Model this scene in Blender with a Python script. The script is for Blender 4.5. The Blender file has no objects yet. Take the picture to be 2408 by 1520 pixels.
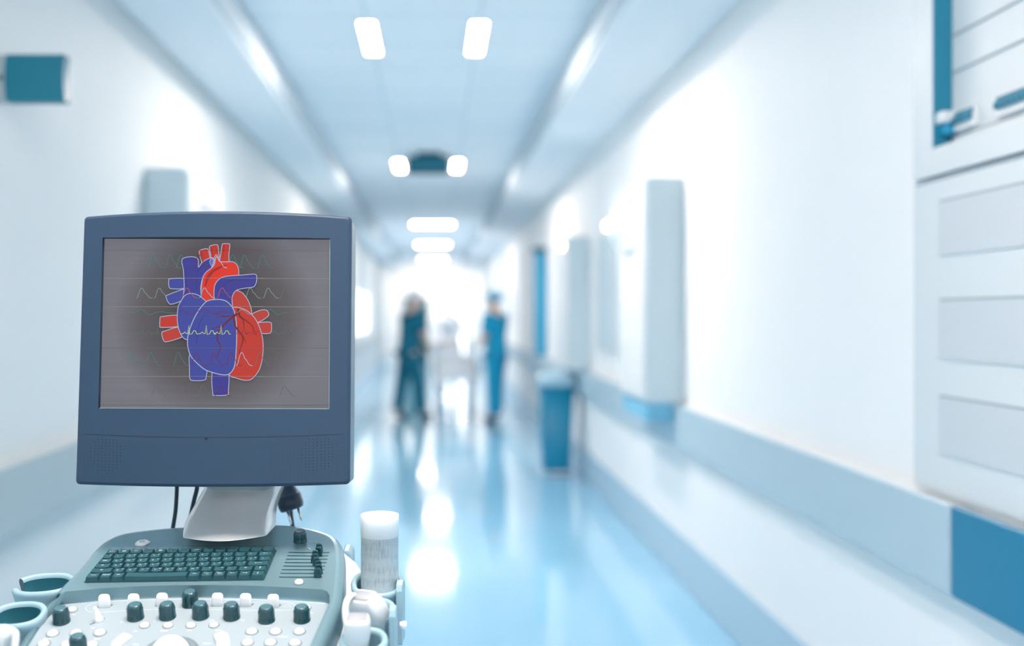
import bpy, bmesh, math, random
from mathutils import Vector, Matrix
random.seed(4)
C = bpy.context.scene.collection
sc = bpy.context.scene
V = Vector
F, CX, CY, EYE = 2400.0, 1020.0, 743.0, 1.44      # focal length in pixels, vanishing point, eye height


def lin(c):
    return tuple((v / 255 / 12.92) if v / 255 <= .04045 else ((v / 255 + .055) / 1.055) ** 2.4 for v in c) + (1.0,)


def P(px, py, Y):
    return V(((px - CX) / F * Y, Y, EYE - (py - CY) / F * Y))


class Plane:
    """a tilted plane of the machine; .px() turns a photo point into a place on it, .h() raises it along the normal"""
    def __init__(s, p, n):
        s.p = V(p); s.n = V(n).normalized()

    def px(s, x, y, h=0):
        d = V(((x - CX) / F, 1, -(y - CY) / F)); e = V((0, 0, EYE))
        t = ((s.p - e).dot(s.n)) / d.dot(s.n)
        return e + d * t + s.n * h

    def off(s, h):
        return Plane(s.p + s.n * h, s.n)


# ------------------------------------------------------------------ materials
def mat(name, col, rough=.5, metal=0, spec=.5, emit=None, es=1, coat=0, alpha=1, trans=0, noise=0, nscale=40):
    m = bpy.data.materials.new(name); m.use_nodes = True
    nt = m.node_tree; b = nt.nodes['Principled BSDF']
    b.inputs['Base Color'].default_value = lin(col)
    b.inputs['Roughness'].default_value = rough
    b.inputs['Metallic'].default_value = metal
    b.inputs['Specular IOR Level'].default_value = spec
    b.inputs['Coat Weight'].default_value = coat
    b.inputs['Transmission Weight'].default_value = trans
    b.inputs['Alpha'].default_value = alpha
    if emit:
        b.inputs['Emission Color'].default_value = lin(emit); b.inputs['Emission Strength'].default_value = es
    if noise:
        tc = nt.nodes.new('ShaderNodeTexCoord'); nz = nt.nodes.new('ShaderNodeTexNoise')
        nz.inputs['Scale'].default_value = nscale; nz.inputs['Detail'].default_value = 3
        mr = nt.nodes.new('ShaderNodeMapRange')
        mr.inputs['To Min'].default_value = 1 - noise; mr.inputs['To Max'].default_value = 1 + noise
        mx = nt.nodes.new('ShaderNodeVectorMath'); mx.operation = 'SCALE'
        mx.inputs[0].default_value = lin(col)[:3]
        nt.links.new(tc.outputs['Object'], nz.inputs['Vector']); nt.links.new(nz.outputs['Fac'], mr.inputs['Value'])
        nt.links.new(mr.outputs['Result'], mx.inputs['Scale']); nt.links.new(mx.outputs['Vector'], b.inputs['Base Color'])
    return m


def glow(name, col, es=1.0, raw=None):
    m = bpy.data.materials.new(name); m.use_nodes = True; nt = m.node_tree
    nt.nodes.remove(nt.nodes['Principled BSDF'])
    e = nt.nodes.new('ShaderNodeEmission'); e.inputs['Color'].default_value = raw + (1,) if raw else lin(col); e.inputs['Strength'].default_value = es
    nt.links.new(e.outputs[0], nt.nodes['Material Output'].inputs['Surface'])
    return m


M = dict(
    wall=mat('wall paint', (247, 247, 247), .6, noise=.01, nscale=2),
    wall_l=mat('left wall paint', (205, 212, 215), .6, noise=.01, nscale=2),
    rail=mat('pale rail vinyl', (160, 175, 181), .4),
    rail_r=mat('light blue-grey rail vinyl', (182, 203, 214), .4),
    rail_dark=mat('blue rail vinyl', (8, 120, 158), .35),
    base=mat('baseboard vinyl', (180, 206, 222), .35),
    cab=mat('grey cabinet paint', (200, 215, 222), .5),
    cabw=mat('white cabinet paint', (220, 226, 229), .45),
    cabp=mat('inset panel paint', (207, 213, 218), .45),
    teal=mat('teal panel', (0, 112, 135), .4),
    jamb=mat('teal recess', (25, 125, 155), .5),
    groove_shade=mat('groove grey', (150, 168, 178), .6),
    sky=mat('blue plastic', (30, 148, 188), .45),
    bin=mat('blue bin plastic', (0, 132, 168), .4),
    binlid=mat('pale lid', (170, 205, 222), .4),
    dark=mat('dark teal enamel', (0, 92, 108), .5),
    white=mat('white plastic', (244, 247, 250), .4),
    sheet=mat('white cotton', (238, 243, 248), .9, noise=.02, nscale=20),
    steel=mat('steel', (170, 185, 195), .3, metal=.9),
    scrub_t=mat('teal scrubs', (0, 105, 130), .9), scrub_b=mat('blue scrubs', (10, 155, 195), .9),
    coat=mat('white coat cloth', (240, 245, 250), .9), skin=mat('skin', (225, 190, 172), .6),
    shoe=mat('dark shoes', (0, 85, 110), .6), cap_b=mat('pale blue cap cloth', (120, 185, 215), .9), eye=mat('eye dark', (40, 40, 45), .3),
    # machine
    bezel=mat('slate blue bezel plastic', (40, 64, 88), .5, spec=.35, noise=.03, nscale=900),
    bezel_side=mat('bezel side', (95, 120, 138), .35),
    slit=mat('seam dark', (26, 42, 60), .6), hole=mat('hole black', (8, 22, 32), .8), hole2=mat('blind hole', (34, 52, 74), .7),
    deck=mat('grey teal console plastic', (124, 158, 168), .33, metal=.5, noise=.035, nscale=1500),
    key=mat('dark teal key plastic', (36, 80, 90), .4), knob=mat('dark teal knob rubber', (14, 64, 74), .25, coat=.4),
    knobtop=mat('knob cap', (70, 108, 120), .3), ink=mat('white print', (200, 214, 218), .6),
    panel=mat('pale grey panel', (152, 168, 177), .45, noise=.012, nscale=900), panelink=mat('pale print', (205, 211, 215), .6),
    silver=mat('brushed silver', (236, 240, 242), .18, metal=.4), collar=mat('collar grey', (150, 165, 172), .3, metal=.4),
    shell=mat('white shell plastic', (228, 232, 235), .4), holder=mat('pale blue holder plastic', (146, 180, 194), .4),
    liner=mat('teal liner rubber', (26, 100, 116), .6),
    button=mat('clear white button', (206, 213, 217), .12, coat=.8), ring=mat('button ring', (118, 134, 142), .3),
    slot=mat('slot dark', (10, 70, 84), .7), cable=mat('black cable rubber', (28, 52, 66), .5), chrome=mat('chrome', (210, 220, 225), .12, metal=1),
    black=mat('plug black', (36, 56, 76), .4), probe=mat('white probe plastic', (214, 221, 226), .35), lens=mat('probe lens grey', (160, 166, 172), .5),
    pcable=mat('pale cable', (205, 212, 216), .45),
)


def floor_mat():
    m = mat('blue vinyl floor', (160, 205, 230), .09, coat=.25); nt = m.node_tree; b = nt.nodes['Principled BSDF']
    tc = nt.nodes.new('ShaderNodeTexCoord'); nz = nt.nodes.new('ShaderNodeTexNoise'); nz.inputs['Scale'].default_value = .8
    cr = nt.nodes.new('ShaderNodeValToRGB')
    cr.color_ramp.elements[0].color = lin((140, 196, 226)); cr.color_ramp.elements[1].color = lin((160, 208, 234))
    nt.links.new(tc.outputs['Object'], nz.inputs['Vector']); nt.links.new(nz.outputs['Fac'], cr.inputs['Fac']); nt.links.new(cr.outputs['Color'], b.inputs['Base Color'])
    return m


def ceil_mat():
    m = mat('blue ceiling tile', (172, 214, 238), .7); nt = m.node_tree; b = nt.nodes['Principled BSDF']
    tc = nt.nodes.new('ShaderNodeTexCoord'); br = nt.nodes.new('ShaderNodeTexBrick')
    br.offset = 0; br.inputs['Scale'].default_value = 1; br.inputs['Brick Width'].default_value = .608; br.inputs['Row Height'].default_value = .6
    br.inputs['Mortar Size'].default_value = .006; br.inputs['Color1'].default_value = lin((242, 246, 250)); br.inputs['Color2'].default_value = lin((236, 242, 247))
    br.inputs['Mortar'].default_value = lin((205, 222, 234))
    mp = nt.nodes.new('ShaderNodeMapping'); mp.inputs['Location'].default_value = (.362, 0, 0)
    nt.links.new(tc.outputs['Object'], mp.inputs['Vector']); nt.links.new(mp.outputs['Vector'], br.inputs['Vector']); nt.links.new(br.outputs['Color'], b.inputs['Base Color'])
    return m


def bottle_mat():
    m = mat('translucent bottle with printed lines', (236, 240, 242), .35); nt = m.node_tree; b = nt.nodes['Principled BSDF']
    b.inputs['Subsurface Weight'].default_value = .2; b.inputs['Subsurface Radius'].default_value = (.01, .01, .01)
    tc = nt.nodes.new('ShaderNodeTexCoord'); mp = nt.nodes.new('ShaderNodeMapping'); mp.inputs['Scale'].default_value = (900, 900, 60)
    nz = nt.nodes.new('ShaderNodeTexNoise'); nz.inputs['Scale'].default_value = 1; nz.inputs['Detail'].default_value = 2
    mp2 = nt.nodes.new('ShaderNodeMapping'); mp2.inputs['Scale'].default_value = (12, 12, 70)
    nz2 = nt.nodes.new('ShaderNodeTexNoise'); nz2.inputs['Scale'].default_value = 1
    mul = nt.nodes.new('ShaderNodeMath'); mul.operation = 'MULTIPLY'
    cr = nt.nodes.new('ShaderNodeValToRGB'); cr.color_ramp.elements[0].position = .25; cr.color_ramp.elements[1].position = .44
    cr.color_ramp.elements[0].color = lin((240, 243, 245)); cr.color_ramp.elements[1].color = lin((176, 190, 197))
    L = nt.links
    L.new(tc.outputs['Object'], mp.inputs['Vector']); L.new(mp.outputs['Vector'], nz.inputs['Vector'])
    L.new(tc.outputs['Object'], mp2.inputs['Vector']); L.new(mp2.outputs['Vector'], nz2.inputs['Vector'])
    L.new(nz.outputs['Fac'], mul.inputs[0]); L.new(nz2.outputs['Fac'], mul.inputs[1]); L.new(mul.outputs[0], cr.inputs['Fac'])
    L.new(cr.outputs['Color'], b.inputs['Base Color'])
    return m


M['floor'] = floor_mat(); M['ceil'] = ceil_mat(); M['bottle'] = bottle_mat()
M['lamp'] = glow('lamp diffuser', (255, 253, 250), 206, (1.18, 1.0, .885)); M['lamp_w'] = glow('wide lamp diffuser', (255, 253, 250), 64, (1.18, 1.0, .885)); M['lamp_s'] = glow('small lamp', (255, 255, 255), 22); M['day'] = glow('daylight in glass', (250, 253, 255), 3.5)


# ------------------------------------------------------------------ mesh builder
class MB:
    def __init__(s):
        s.v = []; s.f = []; s.m = []; s.sm = []; s.mats = []

    def mi(s, m):
        m = M[m] if isinstance(m, str) else m
        if m not in s.mats: s.mats.append(m)
        return s.mats.index(m)

    def add(s, vs, fs, m, smooth=False):
        k = len(s.v); i = s.mi(m); s.v += [V(v) for v in vs]
        for f in fs: s.f.append([a + k for a in f]); s.m.append(i); s.sm.append(smooth)
        return s

    def box(s, lo, hi, m):
        x0, y0, z0 = lo; x1, y1, z1 = hi
        vs = [(x, y, z) for z in (z0, z1) for y in (y0, y1) for x in (x0, x1)]
        return s.add(vs, [(0, 2, 3, 1), (4, 5, 7, 6), (0, 1, 5, 4), (2, 6, 7, 3), (0, 4, 6, 2), (1, 3, 7, 5)], m)

    def loft(s, loops, m, closed=True, cap0=False, cap1=False, smooth=True):
        n = len(loops[0]); vs = [p for l in loops for p in l]; fs = []
        for i in range(len(loops) - 1):
            for j in range(n if closed else n - 1):
                k = (j + 1) % n
                fs.append((i * n + j, i * n + k, (i + 1) * n + k, (i + 1) * n + j))
        if cap0: fs.append(tuple(range(n))[::-1])
        if cap1: fs.append(tuple((len(loops) - 1) * n + j for j in range(n)))
        return s.add(vs, fs, m, smooth)

    def tube(s, pts, r, m, n=10, caps=True):
        pts = [V(p) for p in pts]; loops = []
        t0 = (pts[1] - pts[0]).normalized(); a = t0.orthogonal().normalized()
        for i, p in enumerate(pts):
            t = (pts[min(i + 1, len(pts) - 1)] - pts[max(i - 1, 0)]).normalized()
            a = (a - t * a.dot(t)).normalized(); b = t.cross(a)
            rr = r[i] if isinstance(r, (list, tuple)) else r
            loops.append([p + (a * math.cos(2 * math.pi * k / n) + b * math.sin(2 * math.pi * k / n)) * rr for k in range(n)])
        return s.loft(loops, m, cap0=caps, cap1=caps)

    def ring_prof(s, c, u, v, n_, prof, m, seg=28, a=1, b=1, cap0=False, cap1=True, smooth=True, mats=None):
        """lathe: prof is a list of (radius, height)"""
        loops = [[c + u * (r * a * math.cos(2 * math.pi * k / seg)) + v * (r * b * math.sin(2 * math.pi * k / seg)) + n_ * h for k in range(seg)] for r, h in prof]
        return s.loft(loops, m, cap0=cap0, cap1=cap1, smooth=smooth)

    def ribbon(s, pts, w, n, m, closed=False):
        pts = [V(p) for p in pts]; L = []; R = []; N = len(pts)
        for i, p in enumerate(pts):
            a = pts[(i - 1) % N] if closed or i else p; b = pts[(i + 1) % N] if closed or i < N - 1 else p
            t = (b - a)
            t = t.normalized() if t.length > 1e-9 else V((1, 0, 0))
            d = t.cross(n).normalized() * (w[i] if isinstance(w, list) else w) / 2
            L.append(p + d); R.append(p - d)
        return s.loft([L, R], m, closed=closed, smooth=False)

    def poly(s, pts, m):
        return s.add(pts, [tuple(range(len(pts)))], m)

    def fill(s, loops, m):
        bm = bmesh.new(); es = []
        for lp in loops:
            vs = [bm.verts.new(p) for p in lp]
            es += [bm.edges.new((vs[i], vs[(i + 1) % len(vs)])) for i in range(len(vs))]
        bmesh.ops.triangle_fill(bm, use_beauty=True, use_dissolve=False, edges=es)
        bm.verts.ensure_lookup_table(); bm.verts.index_update()
        s.add([v.co.copy() for v in bm.verts], [[v.index for v in f.verts] for f in bm.faces], m); bm.free()
        return s

    def build(s, name, parent=None, org=None, bevel=0, seg=2, fix=True, loc=None):
        org = V(org) if org is not None else (V(root_org(parent)) if parent else V((0, 0, 0)))
        me = bpy.data.meshes.new(name)
        me.from_pydata([tuple(v - org) for v in s.v], [], s.f)
        for m in s.mats: me.materials.append(m)
        for p, i, sm in zip(me.polygons, s.m, s.sm): p.material_index = i; p.use_smooth = sm
        if fix:
            bm = bmesh.new(); bm.from_mesh(me); bmesh.ops.recalc_face_normals(bm, faces=bm.faces); bm.to_mesh(me); bm.free()
        o = bpy.data.objects.new(name, me); C.objects.link(o)
        if parent: o.parent = parent
        else: o.location = org
        if bevel:
            b = o.modifiers.new('bevel', 'BEVEL'); b.width = bevel; b.segments = seg; b.limit_method = 'ANGLE'
        return o


def root_org(o):
    while o.parent: o = o.parent
    return o.location


def tag(o, label=None, cat=None, group=None, kind=None):
    for k, v in (('label', label), ('category', cat), ('group', group), ('kind', kind)):
        if v: o[k] = v
    return o


def thing(name, loc, label, cat, group=None):
    o = bpy.data.objects.new(name, None); C.objects.link(o); o.location = loc; o.empty_display_size = .1
    return tag(o, label, cat, group)


def st(o): o['kind'] = 'structure'; return o


def spline(pts, k=6, closed=True):
    """Catmull-Rom through 2-D or 3-D points"""
    pts = [V(p) for p in pts]; n = len(pts); out = []
    for i in range(n if closed else n - 1):
        p0 = pts[(i - 1) % n] if closed or i else pts[0]; p1 = pts[i]; p2 = pts[(i + 1) % n]
        p3 = pts[(i + 2) % n] if closed or i < n - 2 else pts[-1]
        for j in range(k):
            t = j / k
            out.append(.5 * ((2 * p1) + (p2 - p0) * t + (2 * p0 - 5 * p1 + 4 * p2 - p3) * t * t + (3 * p1 - p0 - 3 * p2 + p3) * t ** 3))
    if not closed: out.append(pts[-1])
    return out


_tx = {}


def text2d(s):
    """2-D outline mesh of a word: capital height 1, centred"""
    if s in _tx: return _tx[s]
    cu = bpy.data.curves.new('t', 'FONT'); cu.body = s; cu.resolution_u = 1; cu.align_x = 'CENTER'; cu.align_y = 'CENTER'
    o = bpy.data.objects.new('t', cu); C.objects.link(o); bpy.context.view_layer.update()
    me = o.to_mesh()
    r = ([(v.co.x / .7, v.co.y / .7) for v in me.vertices], [tuple(p.vertices) for p in me.polygons]); o.to_mesh_clear()
    bpy.data.objects.remove(o); bpy.data.curves.remove(cu); _tx[s] = r
    return r


def put_text(mb, s, c, u, v, size, m='ink', wide=1.0):
    vs, fs = text2d(s)
    if vs: mb.add([c + u * (x * size * wide) + v * (y * size) for x, y in vs], fs, m)


# ================================================================== THE SETTING
XL, XR, HS, HC = -1.40, 1.35, EYE + 1.38, EYE + 1.59       # walls, soffit height, ceiling height
SL, SR = -.984, .845                                        # inner edges of the two soffits
Y0, Y1 = -5.0, 30.0
st(MB().box((XL - .1, Y0, -.1), (XR + .1, Y1, 0), 'floor').build('floor'))
st(MB().box((XL - .1, Y0, HC), (XR + .1, Y1, HC + .1), 'ceil').build('ceiling'))
st(MB().box((XR, Y0, 0), (XR + .1, Y1, HC), 'wall').build('wall_right'))
M['sof'] = mat('soffit paint', (238, 242, 246), .85, spec=.2)
M['sofw'] = mat('soffit edge trim', (206, 216, 223), .9, spec=.2)
st(MB().box((XL, Y0, HS), (SL, Y1, HC), 'sof').build('trim_1', bevel=.02))
st(MB().box((SR, Y0, HS), (XR, Y1, HC), 'sof').build('trim_2', bevel=.02))
st(MB().box((SL, Y0, HS + .02), (SL + .02, Y1, HC - .04), 'sofw').build('trim_3', bevel=.006))
st(MB().box((SR - .02, Y0, HS + .02), (SR, Y1, HC - .04), 'sofw').build('trim_4', bevel=.006))
st(MB().box((XL, Y0, 0), (XL + .02, Y1, .26), 'base').build('baseboard_left', bevel=.006))
st(MB().box((XR - .02, Y0, 0), (XR, Y1, .26), 'base').build('baseboard_right', bevel=.006))


# left wall with a window opening far down
def slab_with_holes(mb, axis, a0, a1, lo, hi, holes, m):
    """wall slab between coordinate a0..a1 of `axis`; spans lo..hi in the other horizontal axis; holes = (l, h, zb, zt)"""
    cuts = sorted({lo, hi} | {h[0] for h in holes} | {h[1] for h in holes})
    for c0, c1 in zip(cuts, cuts[1:]):
        zs = [(0, HC)]
        for l, h, zb, zt in holes:
            if l <= c0 and c1 <= h: zs = [(0, zb), (zt, HC)]
        for z0, z1 in zs:
            if z1 > z0:
                if axis == 'x': mb.box((a0, c0, z0), (a1, c1, z1), m)
                else: mb.box((c0, a0, z0), (c1, a1, z1), m)
    return mb


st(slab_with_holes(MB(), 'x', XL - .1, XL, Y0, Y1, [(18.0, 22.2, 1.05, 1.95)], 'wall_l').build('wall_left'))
w = st(MB().box((XL - .09, 18.0, 1.05), (XL - .06, 22.2, 1.95), 'day').build('window_1'))
MB().box((XL - .06, 18.0, 1.05), (XL + .01, 18.06, 1.95), 'cabw').box((XL - .06, 22.14, 1.05), (XL + .01, 22.2, 1.95), 'cabw').box((XL - .06, 18.06, 1.05), (XL + .01, 22.14, 1.11), 'cabw').box((XL - .06, 18.06, 1.89), (XL + .01, 22.14, 1.95), 'cabw').box((XL - .06, 20.05, 1.11), (XL + .005, 20.12, 1.89), 'cabw').build('window_frame', w, org=(0, 0, 0))
# end wall with a dark door and a bright glazed door
st(slab_with_holes(MB(), 'y', Y1, Y1 + .1, XL - .1, XR + .1, [(-.95, -.10, 0, 2.0), (.10, .98, 0, 2.02)], 'wall').build('wall_back'))
d = st(MB().box((-.93, Y1 + .04, 0), (-.12, Y1 + .08, 1.98), 'dark').build('door_1'))
MB().box((-.95, Y1 - .02, 0), (-.89, Y1 + .04, 2.04), 'wall').box((-.16, Y1 - .02, 0), (-.10, Y1 + .04, 2.04), 'wall').box((-.89, Y1 - .02, 1.98), (-.16, Y1 + .04, 2.04), 'wall').build('door_frame', d, org=(0, 0, 0))
MB().tube([(-.22, Y1 + .0, 1.0), (-.34, Y1 + .0, 1.0)], .012, 'steel').build('door_handle', d, org=(0, 0, 0))
d = st(MB().box((.12, Y1 + .05, .02), (.96, Y1 + .07, 2.0), 'day').build('door_2'))
MB().box((.10, Y1 + .0, 0), (.17, Y1 + .05, 2.02), 'cabw').box((.91, Y1, 0), (.98, Y1 + .05, 2.02), 'cabw').box((.17, Y1, .0), (.91, Y1 + .05, .2), 'cabw').box((.17, Y1, 1.95), (.91, Y1 + .05, 2.02), 'cabw').build('door_frame', d, org=(0, 0, 0))
# wall rails: bumper boards, a thing each
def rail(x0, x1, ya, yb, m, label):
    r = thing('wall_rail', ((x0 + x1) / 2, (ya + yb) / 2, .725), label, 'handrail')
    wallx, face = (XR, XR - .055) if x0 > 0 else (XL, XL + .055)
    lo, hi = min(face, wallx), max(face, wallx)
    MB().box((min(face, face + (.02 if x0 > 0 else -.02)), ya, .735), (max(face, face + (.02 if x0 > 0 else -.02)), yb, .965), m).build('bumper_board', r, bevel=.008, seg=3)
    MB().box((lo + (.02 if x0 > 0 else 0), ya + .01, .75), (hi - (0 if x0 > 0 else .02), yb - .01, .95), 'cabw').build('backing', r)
    return r


rail(1, 1, 2.57, 26.5, 'rail_r', 'long pale grey-blue bumper rail along the right wall above the bin')
rail(1, 1, -1.2, 2.56, 'rail_dark', 'deep blue bumper rail section at the right edge of the picture, below the white cabinet')
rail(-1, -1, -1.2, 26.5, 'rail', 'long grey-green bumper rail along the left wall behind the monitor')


# ---- ceiling lamps: recessed strips in pairs
def lamp(x, y, label, group, L=.65, W=.08, m='lamp'):
    t = thing('ceiling_lamp', (x, y, HC - .012), label, 'ceiling light', group)
    f = MB()
    for a, b in (((x - W / 2 - .012, y - L / 2 - .012), (x + W / 2 + .012, y - L / 2)), ((x - W / 2 - .012, y + L / 2), (x + W / 2 + .012, y + L / 2 + .012)),
                 ((x - W / 2 - .012, y - L / 2), (x - W / 2, y + L / 2)), ((x + W / 2, y - L / 2), (x + W / 2 + .012, y + L / 2))):
        f.box((a[0], a[1], HC - .012), (b[0], b[1], HC), 'white')
    f.build('frame', t)
    MB().box((x - W / 2, y - L / 2, HC - .008), (x + W / 2, y + L / 2, HC - .001), m).build('diffuser', t)


for y, d in ((-3.6, None), (1.0, None), (5.82, 'nearest the camera'), (10.75, 'flanking the dark ceiling sign')):
    for x, side in ((-.362, 'left'), (.246, 'right')):
        lamp(x, y, f'white strip light in the ceiling, {side} one of the pair {d}' if d else 'white recessed strip light overhead, above the picture', 'recessed ceiling strip lights in pairs')
for y, d in ((17.7, 'first beyond the dark ceiling sign'), (22.7, 'second beyond the dark ceiling sign'), (28.9, 'last before the end wall')):
    lamp(-.02, y, f'wide white glowing ceiling light, {d}', 'wide ceiling lights down the corridor', .35, .68, 'lamp_w')

# ---- dark sign under the ceiling
t = thing('ceiling_sign', (-.01, 9.9, HC), 'dark teal box sign hanging from the ceiling between two round glowing lights', 'sign')
Ys = 9.9
a = P(958, 366, Ys); b = P(1056, 407, Ys)
MB().box((a.x, Ys, b.z), (b.x, Ys + .12, a.z), 'dark').build('sign_box', t, bevel=.02)
MB().box((a.x + .03, Ys - .006, b.z + .035), (b.x - .03, Ys, a.z - .03), 'teal').build('sign_face', t)
p0 = P(978, 366, Ys); p1 = P(1038, 366, Ys); q0 = P(990, 340, Ys); q1 = P(1028, 340, Ys)
MB().loft([[(p0.x, Ys + .01, a.z), (p1.x, Ys + .01, a.z), (p1.x, Ys + .11, a.z), (p0.x, Ys + .11, a.z)],
           [(q0.x, Ys + .02, q0.z), (q1.x, Ys + .02, q0.z), (q1.x, Ys + .1, q0.z), (q0.x, Ys + .1, q0.z)],
           [(q0.x, Ys + .02, HC), (q1.x, Ys + .02, HC), (q1.x, Ys + .1, HC), (q0.x, Ys + .1, HC)]], 'dark', cap0=True, cap1=True, smooth=False).build('ceiling_mount', t)

# ---- projecting sign, left wall
Ys = 3.26
t = thing('projecting_sign', (XL, Ys, 2.1), 'dark teal rectangular sign projecting from the left wall near the ceiling', 'sign')
a = P(13, 127, Ys); b = P(153, 238, Ys)
n = 8; front = []
for i in range(n + 1): front.append((a.x - .006 * math.sin(math.pi * i / n), a.z + (b.z - a.z) * i / n))
for i in range(n + 1): front.append((b.x - .006 * math.sin(math.pi * i / n), b.z + (a.z - b.z) * i / n))
MB().loft([[(x, Ys, z) for x, z in front], [(x, Ys + .05, z) for x, z in front]], 'teal', cap0=True, cap1=True, smooth=False).build('sign_panel', t, bevel=.003)
MB().box((XL, Ys + .005, b.z), (a.x - .003, Ys + .045, a.z), 'rail').build('wall_bracket', t, bevel=.003)
MB().tube([(XL + .012, Ys, (a.z + b.z) / 2), (XL + .012, Ys + .006, (a.z + b.z) / 2)], .008, 'dark').build('screw', t)


# ---- cabinets standing over the rails
def wall_cab(x0, x1, ya, yb, zb, zt, label, panel=None, wallside=1):
    t = thing('wall_cabinet', ((x0 + x1) / 2, ya, zb), label, 'wall cabinet')
    MB().box((x0, ya, zb), (x1, yb, zt), 'cab').build('body', t, bevel=.01)
    fx = x0 - .012 if wallside > 0 else x1
    MB().box((fx, ya + .02, zb + .02), (fx + .012, yb - .02, zt - .02), 'cabw').build('door', t, bevel=.004)
    if panel:
        pa, pb, za, zb2 = panel; q = fx - .006 if wallside > 0 else fx + .012
        mb = MB(); w = .03
        mb.box((q, pa, za), (q + .006, pb, za + w), 'groove_shade').box((q, pa, zb2 - w), (q + .006, pb, zb2), 'groove_shade').box((q, pa, za + w), (q + .006, pa + w, zb2 - w), 'groove_shade').box((q, pb - w, za + w), (q + .006, pb, zb2 - w), 'groove_shade')
        mb.build('window_frame', t)
    return t


wall_cab(1.144, XR, 5.49, 6.22, .968, 2.19, 'tall pale grey wall cabinet on the right wall, nearest one beyond the blank white wall', (5.72, 6.05, 1.79, 2.12))
wall_cab(1.184, XR, 8.88, 9.9, .968, 2.135, 'tall pale grey wall cabinet on the right wall, behind the small lamps')
wall_cab(XL, -1.20, 4.94, 5.75, .968, 2.16, 'pale grey wall cabinet on the left wall partly hidden by the monitor', (5.2, 5.6, 1.6, 2.02), -1)
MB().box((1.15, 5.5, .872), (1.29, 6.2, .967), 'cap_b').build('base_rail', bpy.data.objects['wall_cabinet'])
t = thing('notice_board', (XR, 7.8, 1.18), 'flat pale grey board on the right wall between the two cabinets', 'board')
MB().box((XR - .015, 7.36, 1.18), (XR, 8.31, 2.05), 'cab').build('board', t, bevel=.003)
MB().box((XR - .022, 7.34, 1.16), (XR, 7.36, 2.07), 'cabw').box((XR - .022, 8.31, 1.16), (XR, 8.33, 2.07), 'cabw').box((XR - .022, 7.36, 1.16), (XR, 8.31, 1.18), 'cabw').box((XR - .022, 7.36, 2.05), (XR, 8.31, 2.07), 'cabw').build('frame', t)
WX = (XR, 1.172)
for k, (y, z, s, lb) in enumerate(((7.60, 2.12, .16, 'glowing white oblong wall lamp above the notice board on the right wall'), (9.06, 2.06, .05, 'small glowing lamp on the white door of the farther right wall cabinet'))):
    t = thing('wall_lamp', (WX[k], y, z), lb, 'wall light')
    MB().box((WX[k] - .03, y - s - .02, z - .035), (WX[k], y + s + .02, z + .035), 'white').build('housing', t, bevel=.008)
    MB().box((WX[k] - .05, y - s, z - .025), (WX[k] - .03, y + s, z + .025), 'lamp_s').build('diffuser', t, bevel=.008)
# dark blue post
t = thing('blue_post', (1.28, 12.2, .97), 'narrow dark blue vertical post panel standing out from the right wall behind the bin', 'post')
MB().box((1.215, 12.2, .968), (1.35, 12.3, 2.2), 'sky').build('panel', t, bevel=.01)
MB().box((1.18, 12.18, 2.2), (1.35, 12.32, 2.26), 'dark').build('top_cap', t, bevel=.01)
# notices
for k, (y, z, lb) in enumerate(((17.2, 1.6, 'small grey notice sheet on the far right wall, nearer one'), (18.4, 1.6, 'small grey notice sheet on the far right wall, farther one'))):
    tag(MB().box((XR - .008, y, z - .25), (XR, y + .5, z + .25), 'cab').build('wall_notice', org=(XR, y, z)), lb, 'notice', 'notices on the far right wall')

# ---- electrical cabinet, near right
X = 1.33
t = thing('electrical_cabinet', (XR, 2.3, .98), 'large white electrical cabinet at the right edge with a window showing breakers', 'electrical cabinet')
yN, yF = 1.3, 2.83
fb = MB(); Hh = HS - .01
wz, wy = 1.44 + .333 * X, 2.72                 # window opening: bottom height, far edge
fb.box((X, yN, .975), (XR, yF, 1.44 + .268 * X), 'cabw')
fb.box((X + .004, yN, 1.44 + .268 * X), (XR, yF, 1.44 + .276 * X), 'groove_shade')
fb.build('lower_door', t, bevel=.002)
X2 = X - .045                                   # the upper case stands a little proud, so its window is a real recess
up = MB(); zb = 1.44 + .280 * X
up.box((X - .002, wy, zb), (XR, yF, Hh), 'cabw').box((X - .002, yN, zb), (XR, wy, wz), 'cabw').build('upper_frame', t, bevel=.002)
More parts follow.
